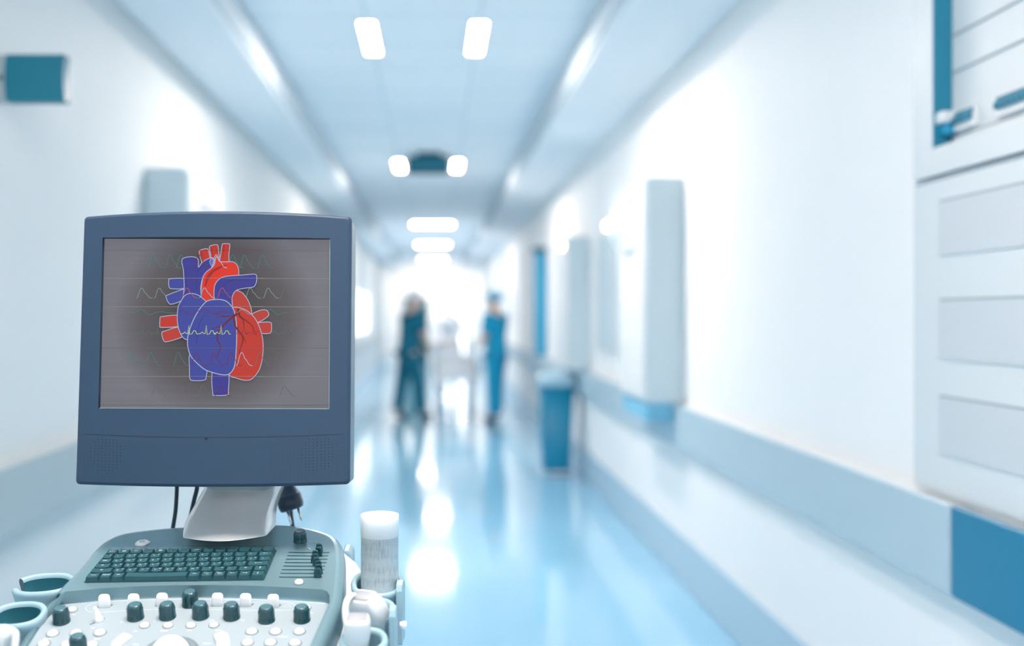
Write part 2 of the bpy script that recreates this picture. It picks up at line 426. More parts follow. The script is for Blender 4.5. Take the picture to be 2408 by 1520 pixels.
# recess behind the wall surface
st_rec = MB().box((XR + .03, yN, wz), (XR + .036, wy, Hh), 'cabw')
st_rec.build('inner_plate', t)
MB().box((X, wy - .004, wz), (XR + .03, wy, Hh), 'jamb').build('window_jamb', t)
MB().box((X, yN, wz), (XR + .03, wy - .004, wz + .004), 'cabw').build('window_sill', t)
XI = XR + .03
lines = MB()
for r in (.538, .467): lines.box((XI - .003, yN, EYE + r * XI - .002), (XI, wy - .004, EYE + r * XI + .003), 'groove_shade')
lines.box((XI - .002, yN, EYE + .343 * XI), (XI, wy - .004, EYE + .345 * XI), 'groove_shade')
lines.build('cover_joint', t)
def YX(px, X_): return X_ * F / (px - CX)
for (pa, pb, py, nn) in ((2250, 2300, 283, 4), (2355, 2480, 232, 9)):
    ya, yb = YX(pb, XI), YX(pa, XI); zc = EYE + (CY - py) / ((pa + pb) / 2 - CX) * XI
    br = MB().box((XI - .012, ya, zc - .022), (XI, yb, zc + .03), 'cabw').box((XI - .014, ya, zc + .012), (XI - .012, yb, zc + .026), 'jamb').build('breaker_row', t, bevel=.001)
    sw = MB()
    for i in range(nn):
        y = ya + (yb - ya) * (i + .5) / nn; w_ = (yb - ya) / nn
        sw.box((XI - .024, y - w_ * .25, zc - .004), (XI - .012, y + w_ * .25, zc + .012), 'jamb')
        sw.box((XI - .013, y - w_ * .46, zc - .020), (XI - .0121, y + w_ * .46, zc - .008), 'white')
    sw.build('breaker_switch', br, org=root_org(br))
y_, z_ = YX(2248, XI), EYE + (CY - 290) / (2248 - CX) * XI
MB().box((XI - .045, y_ - .02, z_ + .0), (XI, y_ + .035, z_ + .03), 'cabw').box((XI - .035, y_ - .015, z_ - .03), (XI, y_ + .02, z_), 'sky').build('main_switch', t, bevel=.003)
for r0, r1 in ((.228, .118), (.034, -.085), (-.156, -.272)):
    za, zb2 = EYE + r1 * X, EYE + r0 * X
    yb = YX(2210, X)
    mb = MB().box((X - .004, yN, za), (X, yb, zb2 - .006), 'cabp').box((X - .001, yN, zb2 - .006), (X, yb, zb2), 'groove_shade')  # grey strip along the panel top is a painted shadow line
    mb.build('door_panel', t)
# cut the wall behind the window (wall built as slabs with an opening)
o = bpy.data.objects['wall_right']; bpy.data.objects.remove(o)
st(slab_with_holes(MB(), 'x', XR, XR + .1, Y0, Y1, [(yN, wy, wz, HS - .01)], 'wall').build('wall_right'))

# ---- bin
Yb = 9.38
t = thing('waste_bin', (1.12, Yb, 0), 'tall blue waste bin with a pale lid standing by the right wall', 'bin')
def rr(cx, cy, z, hx, hy, r=.04, k=5):
    out = []
    for qx, qy, a0 in ((1, 1, 0), (-1, 1, 90), (-1, -1, 180), (1, -1, 270)):
        for i in range(k):
            a = math.radians(a0 + 90 * i / (k - 1)); out.append(V((cx + qx * (hx - r) + r * math.cos(a), cy + qy * (hy - r) + r * math.sin(a), z)))
    return out
MB().loft([rr(1.12, Yb, .03, .115, .14), rr(1.12, Yb, .05, .12, .145), rr(1.12, Yb, .80, .155, .18)], 'bin', cap0=True, cap1=True).build('bin_body', t)
MB().loft([rr(1.12, Yb, .80, .17, .195), rr(1.12, Yb, .84, .17, .195), rr(1.12, Yb, .90, .15, .175), rr(1.12, Yb, .915, .10, .12)], 'binlid', cap0=True, cap1=True).build('bin_lid', t)
MB().box((1.05, Yb - .22, .02), (1.19, Yb - .14, .035), 'white').build('foot_pedal', t, bevel=.004)
for s in (-1, 1):
    for q in (-1, 1):
        MB().tube([(1.12 + s * .1 - .012, Yb + q * .1, .03), (1.12 + s * .1 + .012, Yb + q * .1, .03)], .03, 'white').build('caster', t)


# ================================================================== PEOPLE
def skin_obj(name, chains, m, parent, sub=2):
    """chains: list of lists of (co, radius); a first point equal to an existing one joins there"""
    bm = bmesh.new(); lay = bm.verts.layers.skin.verify(); seen = {}
    first = True
    for ch in chains:
        prev = None
        for co, r in ch:
            k = tuple(round(c, 4) for c in co)
            if k not in seen:
                v = bm.verts.new(co); v[lay].radius = (r, r) if not isinstance(r, tuple) else r; v[lay].use_root = first; first = False; seen[k] = v
            v = seen[k]
            if prev and prev is not v and not bm.edges.get((prev, v)): bm.edges.new((prev, v))
            prev = v
    me = bpy.data.meshes.new(name); bm.to_mesh(me); bm.free(); me.materials.append(m)
    o = bpy.data.objects.new(name, me); C.objects.link(o); o.parent = parent
    s = o.modifiers.new('skin', 'SKIN'); s.use_smooth_shade = True
    if sub: u = o.modifiers.new('sub', 'SUBSURF'); u.levels = sub; u.render_levels = sub
    return o


def person(x, y, h, face, label, top, legs, capm, arms, stride=.1, lean=0, coat=False):
    t = thing('person', (x, y, 0), label, 'person'); t.rotation_euler = (0, 0, face)
    k = h / 1.75
    def q(a, b, c, L=True): return (a * k, (b + (lean * max(0, c - .95) if L else 0)) * k, c * k)
    sp = [(q(0, 0, .95), .13 * k), (q(0, 0, 1.12), .115 * k), (q(0, 0, 1.30), .135 * k), (q(0, -.01, 1.44), .085 * k), (q(0, 0, 1.52), .052 * k),
          (q(0, .03, 1.58), .075 * k), (q(0, .02, 1.66), .088 * k), (q(0, .01, 1.71), .06 * k)]
    ch = [sp]; topch = [[(q(0, 0, .84), .175 * k)] + [(p, r * 1.28) for p, r in sp[:3]] + [(sp[3][0], .115 * k)]]; legch = []; shoes = []
    for s in (-1, 1):
        st_ = stride * s
        hip = q(.09 * s, 0, .90); kn = q(.10 * s, st_ * .55 + .02, .50, False); an = q(.10 * s, st_, .09, False); toe = q(.11 * s, st_ + .15, .035, False)
        ch.append([sp[0], (hip, .088 * k), (kn, .058 * k), (an, .038 * k), (toe, .03 * k)])
        legch.append([(q(0, 0, .99), .15 * k), (q(.085 * s, 0, .84), .11 * k), (kn, .09 * k), (q(.10 * s, st_ * .97, .09, False), .082 * k)])
        shoes.append([(an, .058 * k), (q(.105 * s, st_ + .07, .05, False), .06 * k), (q(.11 * s, st_ + .17, .04, False), .045 * k)])
        sh = q(.17 * s, 0, 1.42); el = q(*arms[s][0]); wr = q(*arms[s][1])
        dirv = (V(wr) - V(el)).normalized(); side = V((1, 0, 0)) if abs(dirv.x) < .8 else V((0, 0, 1))
        side = (side - dirv * side.dot(dirv)).normalized(); pn = dirv.cross(side)
        palm = tuple(V(wr) + dirv * .06 * k); 
        ch.append([sp[3], (sh, .06 * k), (el, .042 * k), (wr, .027 * k), (palm, (.035 * k, .016 * k))])
        for i, (o_, L) in enumerate(((-.027, .065), (-.009, .078), (.009, .073), (.027, .058))):
            b0 = V(palm) + side * o_ * k + dirv * .012 * k; b1 = b0 + dirv * L * .5 * k + pn * .006 * k; b2 = b0 + dirv * L * .9 * k + pn * .022 * k
            ch.append([(palm, (.035 * k, .016 * k)), (tuple(b0), .009 * k), (tuple(b1), .0085 * k), (tuple(b2), .0075 * k)])
        th0 = V(wr) + dirv * .025 * k - side * .03 * k; ch.append([(wr, .027 * k), (tuple(th0), .011 * k), (tuple(th0 + dirv * .04 * k - side * .02 * k), .009 * k)])
        topch.append([topch[0][4], (sh, .092 * k), (tuple(V(sh).lerp(V(el), .9)), .075 * k)])
        if coat: topch[-1] += [(el, .058 * k), (tuple(V(el).lerp(V(wr), .95)), .045 * k)]
    skin_obj('body', ch, M['skin'], t)
    skin_obj('scrub_top' if not coat else 'coat', topch, M[top], t)
    if coat:
        MB().loft([[V((math.cos(a) * (.19 + .03 * i) * k, math.sin(a) * (.14 + .02 * i) * k + lean * 0, (1.15 - .19 * i) * k)) for a in [2 * math.pi * j / 24 for j in range(24)]] for i in range(4)], top).build('coat_skirt', t, org=(0, 0, 0))
    skin_obj('trousers', legch, M[legs], t)
    for sc_ in shoes: skin_obj('shoe', [sc_], M['shoe'], t)
    hc = V(q(0, .015, 1.655))
    n = 20; prof = [(.1, -.02), (.105, .02), (.1, .06), (.08, .095), (.045, .115), (.005, .12)]
    MB().ring_prof(hc + V((0, -.012 * k, .005 * k)), V((1, 0, 0)), V((0, 1, 0)), V((0, 0, 1)), [(r * k, z * k) for r, z in prof], capm, seg=n, b=1.12).build('cap', t, org=(0, 0, 0))
    MB().loft([[hc + V((.075 * k * math.cos(a) * f, .085 * k * math.sin(a) * f + .012 * k, z * k)) for a in [math.pi * (j / 12) for j in range(13)]] for f, z in ((1.0, -.015), (1.12, -.05), (1.02, -.1))], 'white', closed=False).build('face_mask', t, org=(0, 0, 0))
    for s in (-1, 1):
        MB().ring_prof(hc + V((.032 * s * k, .083 * k, .008 * k)), V((1, 0, 0)), V((0, 0, 1)), V((0, 1, 0)), [(.013 * k, 0), (.009 * k, .008 * k), (.002 * k, .011 * k)], 'eye', seg=10).build('eye', t, org=(0, 0, 0))
        MB().ring_prof(hc + V((.085 * s * k, -.005 * k, -.02 * k)), V((0, 1, 0)), V((0, 0, 1)), V((s, 0, 0)), [(.02 * k, 0), (.026 * k, .01 * k), (.015 * k, .015 * k)], 'skin', seg=12, b=1.4).build('ear', t, org=(0, 0, 0))
    MB().loft([[hc + V((x_ * k, y_ * k, z_ * k)) for x_, y_, z_ in ((-.008, .085, .01), (.008, .085, .01), (.0, .095, .012))], [hc + V((x_ * k, y_ * k, z_ * k)) for x_, y_, z_ in ((-.016, .085, -.03), (.016, .085, -.03), (0, .115, -.03))]], 'skin', cap0=True, cap1=True).build('nose', t, org=(0, 0, 0))
    return t


R = math.radians
reach = {-1: ((-.22, .10, 1.16), (-.14, .24, 1.0)), 1: ((.22, .10, 1.16), (.14, .24, 1.0))}
fold = {-1: ((-.23, .03, 1.15), (-.05, .20, 1.08)), 1: ((.23, .03, 1.15), (.06, .22, 1.14))}
person(-.35, 14.2, 1.78, R(-62), 'person in dark teal scrubs and pale cap walking beside the trolley, leftmost of the group', 'scrub_t', 'scrub_t', 'white', reach, .14, .12)
person(.84, 13.75, 1.75, R(55), 'person in bright blue scrubs and blue cap standing with folded arms, rightmost of the group', 'scrub_b', 'scrub_b', 'cap_b', fold, .04, .03)
person(.26, 18.1, 1.74, R(180), 'person in a white coat standing behind the wheeled bed in mid corridor', 'coat', 'coat', 'white', reach, .03, .08, coat=True)

# wheeled bed
gx, gy = .30, 15.05
t = thing('wheeled_bed', (gx, gy, 0), 'wheeled hospital bed with white bedding between the two people in scrubs', 'hospital bed')
MB().box((gx - .30, gy - .92, .56), (gx + .30, gy + .92, .62), 'steel').build('bed_frame', t, bevel=.01)
MB().box((gx - .29, gy - .9, .62), (gx + .29, gy + .9, .76), 'sky').build('mattress', t, bevel=.03, seg=3)
bl = [[V((gx + (-.31 + .62 * i / 12), gy - .93 + 1.5 * j / 10, .765 + .12 * max(0, math.cos((i - 6) / 6 * math.pi / 2)) * (1 if j else .6) + .01 * math.sin(i * 2.1 + j))) for i in range(13)] for j in range(11)]
for row in bl:
    row.insert(0, row[0] + V((-.012, 0, -.24))); row.append(row[-1] + V((.012, 0, -.24)))
bl.insert(0, [p + V((0, -.012, -.3)) if .0 < 1 else p for p in bl[0]])
MB().loft(bl, 'sheet', closed=False).build('blanket', t)
MB().loft([rr(gx, gy + .72, .76, .17, .12), rr(gx, gy + .72, .80, .21, .16), rr(gx, gy + .72, .85, .19, .14), rr(gx, gy + .72, .87, .1, .07)], 'sheet', cap0=True, cap1=True).build('pillow', t)
for sy in (-1, 1):
    MB().tube([(gx - .28, gy + sy * .93, .58), (gx - .28, gy + sy * .96, 1.0), (gx + .28, gy + sy * .96, 1.0), (gx + .28, gy + sy * .93, .58)], .015, 'steel').build('end_rail', t)
    for sx in (-1, 1):
        MB().tube([(gx + sx * .24, gy + sy * .75, .56), (gx + sx * .24, gy + sy * .8, .14)], .02, 'steel').build('leg', t)
        MB().tube([(gx + sx * .24 - .02, gy + sy * .8, .075), (gx + sx * .24 + .02, gy + sy * .8, .075)], .075, 'sky', n=18).build('wheel', t)

# ================================================================== THE ULTRASOUND MACHINE
TILT = R(15)
up_n = V((0, -math.sin(TILT), math.cos(TILT)))
U = Plane(P(410, 1365, 1.42), up_n)
EU, EV = V((1, 0, 0)), V((0, math.cos(TILT), math.sin(TILT)))
STEP = .018
L_ = U.off(-STEP)
mach = thing('ultrasound_machine', (-.28, 1.42, 0), 'ultrasound machine with a slate blue monitor above a grey keyboard console on a white cart', 'medical machine')
ORG = mach.location.copy()

# ---- console deck
O_U = [(300, 1257), (370, 1248), (435, 1243), (500, 1240), (560, 1238), (620, 1237), (690, 1241), (735, 1249), (765, 1259), (781, 1272), (788, 1292), (790, 1320), (788, 1350), (785, 1385),
       (780, 1415), (767, 1447), (752, 1482), (736, 1520), (700, 1600)]
O_F = [(672, 1650), (500, 1660), (300, 1660), (100, 1655), (-12, 1640)]
O_L = [(25, 1580), (62, 1520), (94, 1468), (122, 1427)]
O_U2 = [(146, 1396), (165, 1374), (190, 1349), (218, 1318), (240, 1290), (264, 1270)]
RIM = .0025
outer = [U.px(*p) for p in O_U] + [L_.px(*p, h=RIM) for p in O_F] + [L_.px(*p, h=RIM) for p in O_L] + [U.px(*p) for p in O_U2]
outer = spline(outer, 5)
def offs(loop, d, h, n=up_n):
    """move a loop outward in its plane by d and along the normal by h"""
    N = len(loop); c = sum(loop, V()) / N; out = []
    for i, p in enumerate(loop):
        t = loop[(i + 2) % N] - loop[(i - 2) % N]; o_ = t.cross(n).normalized()
        if o_.dot(p - c) < 0: o_ = -o_
        out.append(p + o_ * d + n * h)
    return out
backU = [(154, 1392), (240, 1384), (330, 1379.5), (410, 1377), (500, 1376.5), (580, 1378), (680, 1382), (758, 1387)]
backL = [(130, 1424), (240, 1414), (330, 1409.5), (410, 1407), (500, 1407), (580, 1408.5), (680, 1413), (766, 1421)]
rightU = [(769, 1391), (775, 1401), (775, 1417), (764, 1441), (748, 1476), (729, 1518), (690, 1600)]
ru = [U.px(*p) for p in backU + rightU]
rl = [L_.px(*p) for p in backL] + [p - up_n * STEP for p in [U.px(*q_) for q_ in rightU]]
front = [(660, 1640), (300, 1645), (0, 1630)]; leftp = [(36, 1570), (68, 1520), (98, 1470)]
rl += [L_.px(*p) for p in front + leftp]
ru += [L_.px(*p, h=RIM) + EU * dx for p, dx in zip(front + leftp, (.002, 0, -.002, -.003, -.003, -.003))]
mb = MB().fill([outer, ru], 'deck')
mb.loft([outer] + [offs(outer, .014 * math.sin(R(a)), -.014 * (1 - math.cos(R(a)))) for a in (22, 45, 67, 90)] + [offs(outer, .014, -.045)], 'deck')
steps = []
for f, g in ((0, 0), (.06, .35), (.22, .68), (.5, .88), (.78, .97), (1, 1)):
    row = []
    for i, (a, b) in enumerate(zip(ru, rl)):
        d_ = b - a; hn = d_.dot(up_n); pl = d_ - up_n * hn
        row.append(a + pl * f + up_n * hn * g)
    steps.append(row)
mb.loft(steps, 'deck')
deck = mb.build('console_deck', mach)
pn = MB().poly([p + up_n * .0003 for p in rl], 'panel')


def oval_line(mb, pl, pts, w, m='panelink', h=.0006):
    mb.ribbon([pl.px(*p, h=h) for p in spline([V(p) for p in pts], 4)], w, pl.n, m, closed=True)


oval_line(pn, L_, [(202, 1434), (215, 1422), (260, 1416), (330, 1413), (430, 1411), (560, 1412), (660, 1416), (690, 1422), (694, 1430), (680, 1436), (600, 1437), (430, 1434), (300, 1437), (225, 1442)], .0007)
for s_, x, y, z in (('D', 287, 1465, .0042), ('C', 363, 1462, .0042), ('2D', 499, 1461, .0045), ('M', 571, 1461, .0042)):
    put_text(pn, s_, L_.px(x, y, h=.0007), EU, EV, z, 'ink')
for x, y, w_ in ((112, 1504, 18), (178, 1504, 14), (228, 1504, 14), (219, 1478, 10), (318, 1486, 9), (386, 1485, 18), (445, 1484, 10), (515, 1484, 16), (585, 1498, 14), (665, 1499, 24), (626, 1473, 18), (173, 1447, 8), (732, 1443, 8), (487, 1515, 20), (320, 1517, 14)):
    a = L_.px(x - w_ / 2, y, h=.0006); b = L_.px(x + w_ / 2, y, h=.0006); pn.ribbon([a, b], .0016, up_n, 'panelink')
a = [L_.px(*p, h=.0007) for p in ((668, 1429), (677, 1422), (686, 1429))]; pn.ribbon(a, .0008, up_n, 'ink', closed=True)
for x, y in ((246, 1428), (315, 1427), (382, 1425), (512, 1425), (578, 1426), (643, 1428)):
    c = L_.px(x, y, h=.0006); pn.poly([c + EU * a_ + EV * b_ for a_, b_ in ((-.0095, -.003), (.0085, .001), (.0105, .0055), (-.0075, .0015))], 'slot')
c = L_.px(229, 1463, h=.0006); pn.poly([c + EU * a_ + EV * b_ for a_, b_ in ((-.0085, -.008), (-.006, -.008), (.0085, .008), (.006, .008))], 'slot')
panel = pn.build('control_panel', mach, fix=False)
for p in panel.data.polygons:
    if p.normal.dot(up_n) < 0: p.flip()

# printed words on the deck above the function keys
ink = MB()
ks = [('Report', 274, 1291.5, .0026), ('Patient', 302, 1291, .0026), ('Data', 302, 1294, .0024), ('Patient', 330, 1291, .0026), ('Browser', 329, 1294, .0024), ('Exam', 357.5, 1291.3, .0028), ('Presets', 385, 1291.3, .0026), ('Help', 413, 1291, .0026),
      ('Quick', 441, 1289.5, .0024), ('Annot', 469, 1289.5, .0022), ('Home', 524.5, 1288.5, .0024), ('Set', 524.5, 1291.2, .0022), ('Delete', 551.5, 1288.3, .0026), ('Word', 551.5, 1291, .0026), ('Show', 578, 1288.2, .0024), ('Text', 578, 1291, .0024), ('Clear', 608, 1287.7, .0024), ('Screen', 608, 1290.6, .0022), ('Biopsy', 634.5, 1288.2, .0028)]
for s_, x, y, z in ks: put_text(ink, s_, U.px(x, y - 1.0, h=.0006), EU, EV, z, 'ink', 1.15)
ink.ribbon([U.px(430, 1285.5, h=.0005), U.px(655, 1285.5, h=.0005)], .0008, up_n, 'slot')
put_text(ink, '(o)', U.px(731, 1274, h=.0006), EU, EV, .0045, 'ink'); put_text(ink, '))', U.px(743, 1274, h=.0006), EU, EV, .0045, 'ink')
ink.ribbon([U.px(*p, h=.0006) for p in ((724, 1289), (727, 1291), (730, 1294))], .0014, up_n, 'ink')
for k_ in range(8):      # slider slots
    y = (1300.2, 1308, 1316, 1324, 1332.2, 1340.6, 1349.2, 1358.1)[k_]
    xa = (678.5, 675.4, 672.3, 669.2, 666, 662.8, 659.4, 656)[k_]; xb = (774.6, 772.3, 769.9, 767.6, 765, 762.7, 760, 757.6)[k_]
    ink.ribbon([U.px(xa, y, h=.0005), U.px(xb, y + .3, h=.0005)], .0022, up_n, 'slot')
ik = ink.build('deck_markings', deck, org=ORG, fix=False)
ik['label'] = 'small white words above the function keys and dark slider slots'
for p in ik.data.polygons:
    if p.normal.dot(up_n) < 0: p.flip()

# ---- keyboard
KB = [U.px(199, 1371), U.px(620, 1365), U.px(649, 1296.5), U.px(255, 1303.5)]
def K(s, t, h=0):
    a = KB[0].lerp(KB[1], s); b = KB[3].lerp(KB[2], s)
    return a.lerp(b, t) + up_n * h
tray = MB().poly([K(-.004, -.01, .0006), K(1.005, -.01, .0006), K(1.005, 1.02, .0006), K(-.004, 1.02, .0006)], 'slot').build('keyboard', mach)
rows = [  # bottom row first: (label, width, second label)
    [('Ctrl', 1.1), ('NEW', .95), ('Alt', 1), ('', 5), ('Alt', 1), ('Video/Inv', 1), ('ENG/RUS', 1), ('←', 1), ('→', 1), ('↓', 1.05)],
    [('⬆', 1.8)] + [(a, 1, b) for a, b in zip('ZXCVBNM', 'ЯЧСМИТЬ')] + [(',', 1, 'Б'), ('.', 1, 'Ю'), ('/', 1, '?'), ('⬆', 1.25), ('↑', 1.05)],
    [('⬅', 1.35)] + [(a, 1, b) for a, b in zip('ASDFGHJKL', 'ФЫВАПРОЛД')] + [(';', 1, 'Ж'), ("'", 1, 'Э'), ('↵', 1.75)],
    [('⇄', 1.1)] + [(a, 1, b) for a, b in zip('QWERTYUIOP', 'ЙЦУКЕНГШЩЗ')] + [('[', 1, 'Х'), (']', 1, 'Ъ'), ('\\', 1)],
    [('`', .9, 'Ё')] + [(a, 1, b) for a, b in zip('1234567890', '!@#$%^&*()')] + [('-', 1), ('=', 1), ('←', 1.2)],
    [(c_, 14.1 / 14) for c_ in ('▭', '▤', '▦', '', '▤', '?', '', '↗', '', '', '', '', '', '')],
]
arrows = {'←': [[(-1, 0), (1, 0)], [(-.5, .35), (-1, 0), (-.5, -.35)]], '→': [[(-1, 0), (1, 0)], [(.5, .35), (1, 0), (.5, -.35)]],
          '↑': [[(0, -1), (0, 1)], [(-.4, .4), (0, 1), (.4, .4)]], '↓': [[(0, -1), (0, 1)], [(-.4, -.4), (0, -1), (.4, -.4)]],
          '↵': [[(1.4, .5), (1.4, -.1), (-1.4, -.1)], [(-.9, .3), (-1.4, -.1), (-.9, -.5)]], '↗': [[(-1, -.6), (1, .6)]],
          '⇄': [[(-1, .3), (1, .3)], [(-1, -.3), (1, -.3)]], '⬆': [[(0, -.6), (0, .1)], [(-.7, .1), (0, .8), (.7, .1), (-.7, .1)]], '⬅': [[(.8, 0), (0, 0)], [(0, .6), (-.8, 0), (0, -.6), (0, .6)]],
          '▭': [[(-1, -.5), (1, -.5), (1, .5), (-1, .5), (-1, -.5)]], '▤': [[(-.8, .5), (.8, .5)], [(-.8, 0), (.8, 0)], [(-.8, -.5), (.8, -.5)]], '▦': [[(-.6, -.6), (-.6, .6)], [(0, -.6), (0, .6)], [(.6, -.6), (.6, .6)]]}
kh = .0078
for r_, row in enumerate(rows):
    x = 0; t0, t1 = r_ / 6, (r_ + 1) / 6
    for key in row:
        lab, w_ = key[0], key[1]; s0, s1 = x / 14.1, (x + w_) / 14.1; x += w_
        uw = (KB[1] - KB[0]).length / 14.1
        g = .0004 / (uw * 14.1); ins = .0021 / (uw * 14.1); dt = 1 / 6
        e = lambda s, t, h: K(s, t, h)
        b0 = [e(s0 + g, t0 + .03 * dt, .001), e(s1 - g, t0 + .03 * dt, .001), e(s1 - g, t1 - .03 * dt, .001), e(s0 + g, t1 - .03 * dt, .001)]
        ta, tb = t0 + .13 * dt, t1 - .16 * dt
        n = 6
        mb = MB(); top = []
        fr = [e(s0 + ins + (s1 - s0 - 2 * ins) * i / n, ta, kh - .0009 * math.sin(math.pi * i / n)) for i in range(n + 1)]
        bk = [e(s0 + ins + (s1 - s0 - 2 * ins) * i / n, tb, kh + .0006 - .0009 * math.sin(math.pi * i / n)) for i in range(n + 1)]
        mb.loft([fr, bk], 'key', closed=False)
        bf = [b0[0].lerp(b0[1], i / n) for i in range(n + 1)]; bb = [b0[3].lerp(b0[2], i / n) for i in range(n + 1)]
        mb.loft([bf, fr], 'key', closed=False, smooth=False); mb.loft([bk, bb], 'key', closed=False, smooth=False)
        mb.poly([bf[0], fr[0], bk[0], bb[0]], 'key'); mb.poly([fr[-1], bf[-1], bb[-1], bk[-1]], 'key')
        cc = e((s0 + s1) / 2, (ta + tb) / 2, kh + .0004); kv = (K(.5, 1) - K(.5, 0)).normalized(); ku = (KB[1] - KB[0]).normalized()
        hb = kh - .0003
        c2 = lambda a, b: e(s0 + (s1 - s0) * a, ta + (tb - ta) * b, kh + .0003)
        if lab in arrows:
            for st_ in arrows[lab]: mb.ribbon([cc + ku * a * .0032 + kv * b * .0028 for a, b in st_], .0007, up_n, 'ink')
        elif '/' in lab and len(lab) > 1:
            a_, b_ = lab.split('/'); put_text(mb, a_, c2(.45, .66), ku, kv, .0023, 'ink'); put_text(mb, b_, c2(.55, .32), ku, kv, .0023, 'ink')
        elif len(lab) > 1: put_text(mb, lab, cc, ku, kv, .0032, 'ink')
        elif lab:
            put_text(mb, lab, c2(.38, .42), ku, kv, .0035, 'ink')
            if len(key) > 2: put_text(mb, key[2], c2(.72, .70), ku, kv, .0024, 'ink')
        o = mb.build('space_bar' if w_ == 5 else 'key', tray, org=ORG, fix=False)
        for p in o.data.polygons:
            if p.normal.dot(up_n) < -.2: p.flip()


# ---- knobs, buttons, paddles
def knob(pl, px, py, r=.0106, h=.021, parent=panel, lean=0):
    c = pl.px(px, py); mb = MB()
    n = 28
    pr = [(r * 1.09, 0), (r * 1.09, .0024), (r * 1.01, .0034), (r * 1.0, h * .62), (r * .97, h * .76), (r * .90, h * .88), (r * .79, h * .96), (r * .68, h * .99)]
    mb.ring_prof(c, EU, EV, up_n, pr, 'knob', seg=n, cap1=False)
    mb.ring_prof(c, EU, EV, up_n, [(r * .68, h * .99), (r * .5, h * .975), (r * .2, h * .965)], 'knobtop', seg=n)
    for k_ in range(10):
        a = 2 * math.pi * k_ / 10 + .2; d_ = EU * math.cos(a) + EV * math.sin(a)
        mb.tube([c + d_ * r * .985 + up_n * .004, c + d_ * r * .97 + up_n * h * .74], .0006, 'knob', n=6)
    return mb.build('knob', parent, org=ORG)


for x, y in ((145, 1463), (319, 1454), (394, 1452), (448, 1423), (472, 1451), (545, 1453), (627, 1460), (710, 1459), (185, 1529)): knob(L_, x, y)
knob(U, 706, 1273, r=.0094, h=.0175, parent=deck)


def btn(pl, px, py, r=.0075, parent=panel, h=.003, m='button'):
    c = pl.px(px, py); mb = MB()
    mb.ring_prof(c, EU, EV, up_n, [(r * 1.18, .0004), (r * 1.12, .0014), (r, .0012)], 'ring', seg=24, cap1=False)
    mb.ring_prof(c, EU, EV, up_n, [(r, .0008), (r * .97, h * .7), (r * .8, h), (r * .5, h * .9), (r * .1, h * .82)], m, seg=24)
    return mb.build('button', parent, org=ORG)


for x, y in ((170, 1436), (340, 1473), (395, 1473), (449, 1473), (503, 1472), (720, 1431)): btn(L_, x, y, .0063)
for x, y in ((124, 1492), (179, 1491), (235, 1490), (592, 1487), (648, 1487), (704, 1487), (103, 1516), (158, 1517), (216, 1518), (582, 1513), (636, 1513), (694, 1514)): btn(L_, x, y, .0075)
btn(U, 703, 1371.5, .0062, deck, .0036)
# power button in its dish
c = U.px(335, 1278.5)
mb = MB().ring_prof(c, EU, EV, up_n, [(.0110, .0004), (.0104, .0013), (.0096, .0006)], 'chrome', seg=28, cap1=False)
mb.ring_prof(c, EU, EV, up_n, [(.0092, .0005), (.0086, .0020), (.006, .0027), (.001, .0029)], 'white', seg=28)
mb.ribbon([c + up_n * .0034 + (EU * math.cos(a) + EV * math.sin(a)) * .0028 for a in [R(120 + 300 * i / 10) for i in range(11)]], .0007, up_n, 'slot')
mb.ribbon([c + up_n * .0034 + EV * .001, c + up_n * .0034 + EV * .0045], .0007, up_n, 'slot')
mb.build('power_button', deck, org=ORG)['label'] = 'white round power button'
# white paddles
for x, y in ((246, 1428), (315, 1427), (382, 1425), (512, 1425), (578, 1426), (643, 1428)):
    c = L_.px(x, y); lp = []
    for h, hw, hd, oy in ((0, .0083, .0038, 0), (.006, .0082, .0038, .0004), (.012, .0078, .0036, .0012), (.0155, .0070, .0032, .0018), (.0172, .005, .002, .0022)):
        lp.append([c + EU * (hw * (abs(math.cos(a)) ** .5) * (1 if math.cos(a) > 0 else -1)) + EV * (oy + hd * (abs(math.sin(a)) ** .6) * (1 if math.sin(a) > 0 else -1)) + up_n * h for a in [2 * math.pi * i / 24 + .01 for i in range(24)]])
    MB().loft(lp, 'white', cap0=True, cap1=True).build('paddle', panel, org=ORG)['label'] = 'white paddle switch'
c = L_.px(229, 1463)
lp = []
for h, r_, ox, oy in ((0, .0062, .002, 0), (.004, .0058, .002, .001), (.008, .0042, .0005, .002), (.013, .0036, -.0015, .003), (.018, .0028, -.0022, .003), (.0205, .001, -.0022, .003)):
    lp.append([c + EU * (ox + r_ * math.cos(a)) + EV * (oy + r_ * .8 * math.sin(a)) + up_n * h for a in [2 * math.pi * i / 16 for i in range(16)]])
MB().loft(lp, 'white', cap0=True, cap1=True).build('toggle_lever', panel, org=ORG)
# curved keys each side of the trackball
for pts, in (([(262, 1519), (287, 1497), (292, 1493), (312, 1502), (300, 1512), (285, 1524), (270, 1530)],), ([(503, 1499), (528, 1491), (538, 1500), (541, 1515), (538, 1530), (512, 1530), (508, 1515)],)):
    lo = spline([L_.px(*p) for p in pts], 3); c = sum(lo, V()) / len(lo)
    MB().loft([lo, [p + up_n * .004 for p in lo], [c + (p - c) * .9 + up_n * .0052 for p in lo]], 'button', cap1=True).build('curved_button', panel, org=ORG)
c = L_.px(400, 1536)
mb = MB().ring_prof(c, EU, EV, up_n, [(.036, .0004), (.0352, .0015), (.032, .004), (.0275, .0035), (.0255, .001)], 'ring', seg=40, cap1=False)
rg = mb.build('trackball_ring', panel, org=ORG)
MB().ring_prof(c - up_n * .004, EU, EV, up_n, [(.025 * math.cos(R(a)), .025 * math.sin(R(a))) for a in range(0, 90, 9)] + [(.0005, .025)], 'white', seg=36).build('trackball', panel, org=ORG)['label'] = 'white glossy trackball'
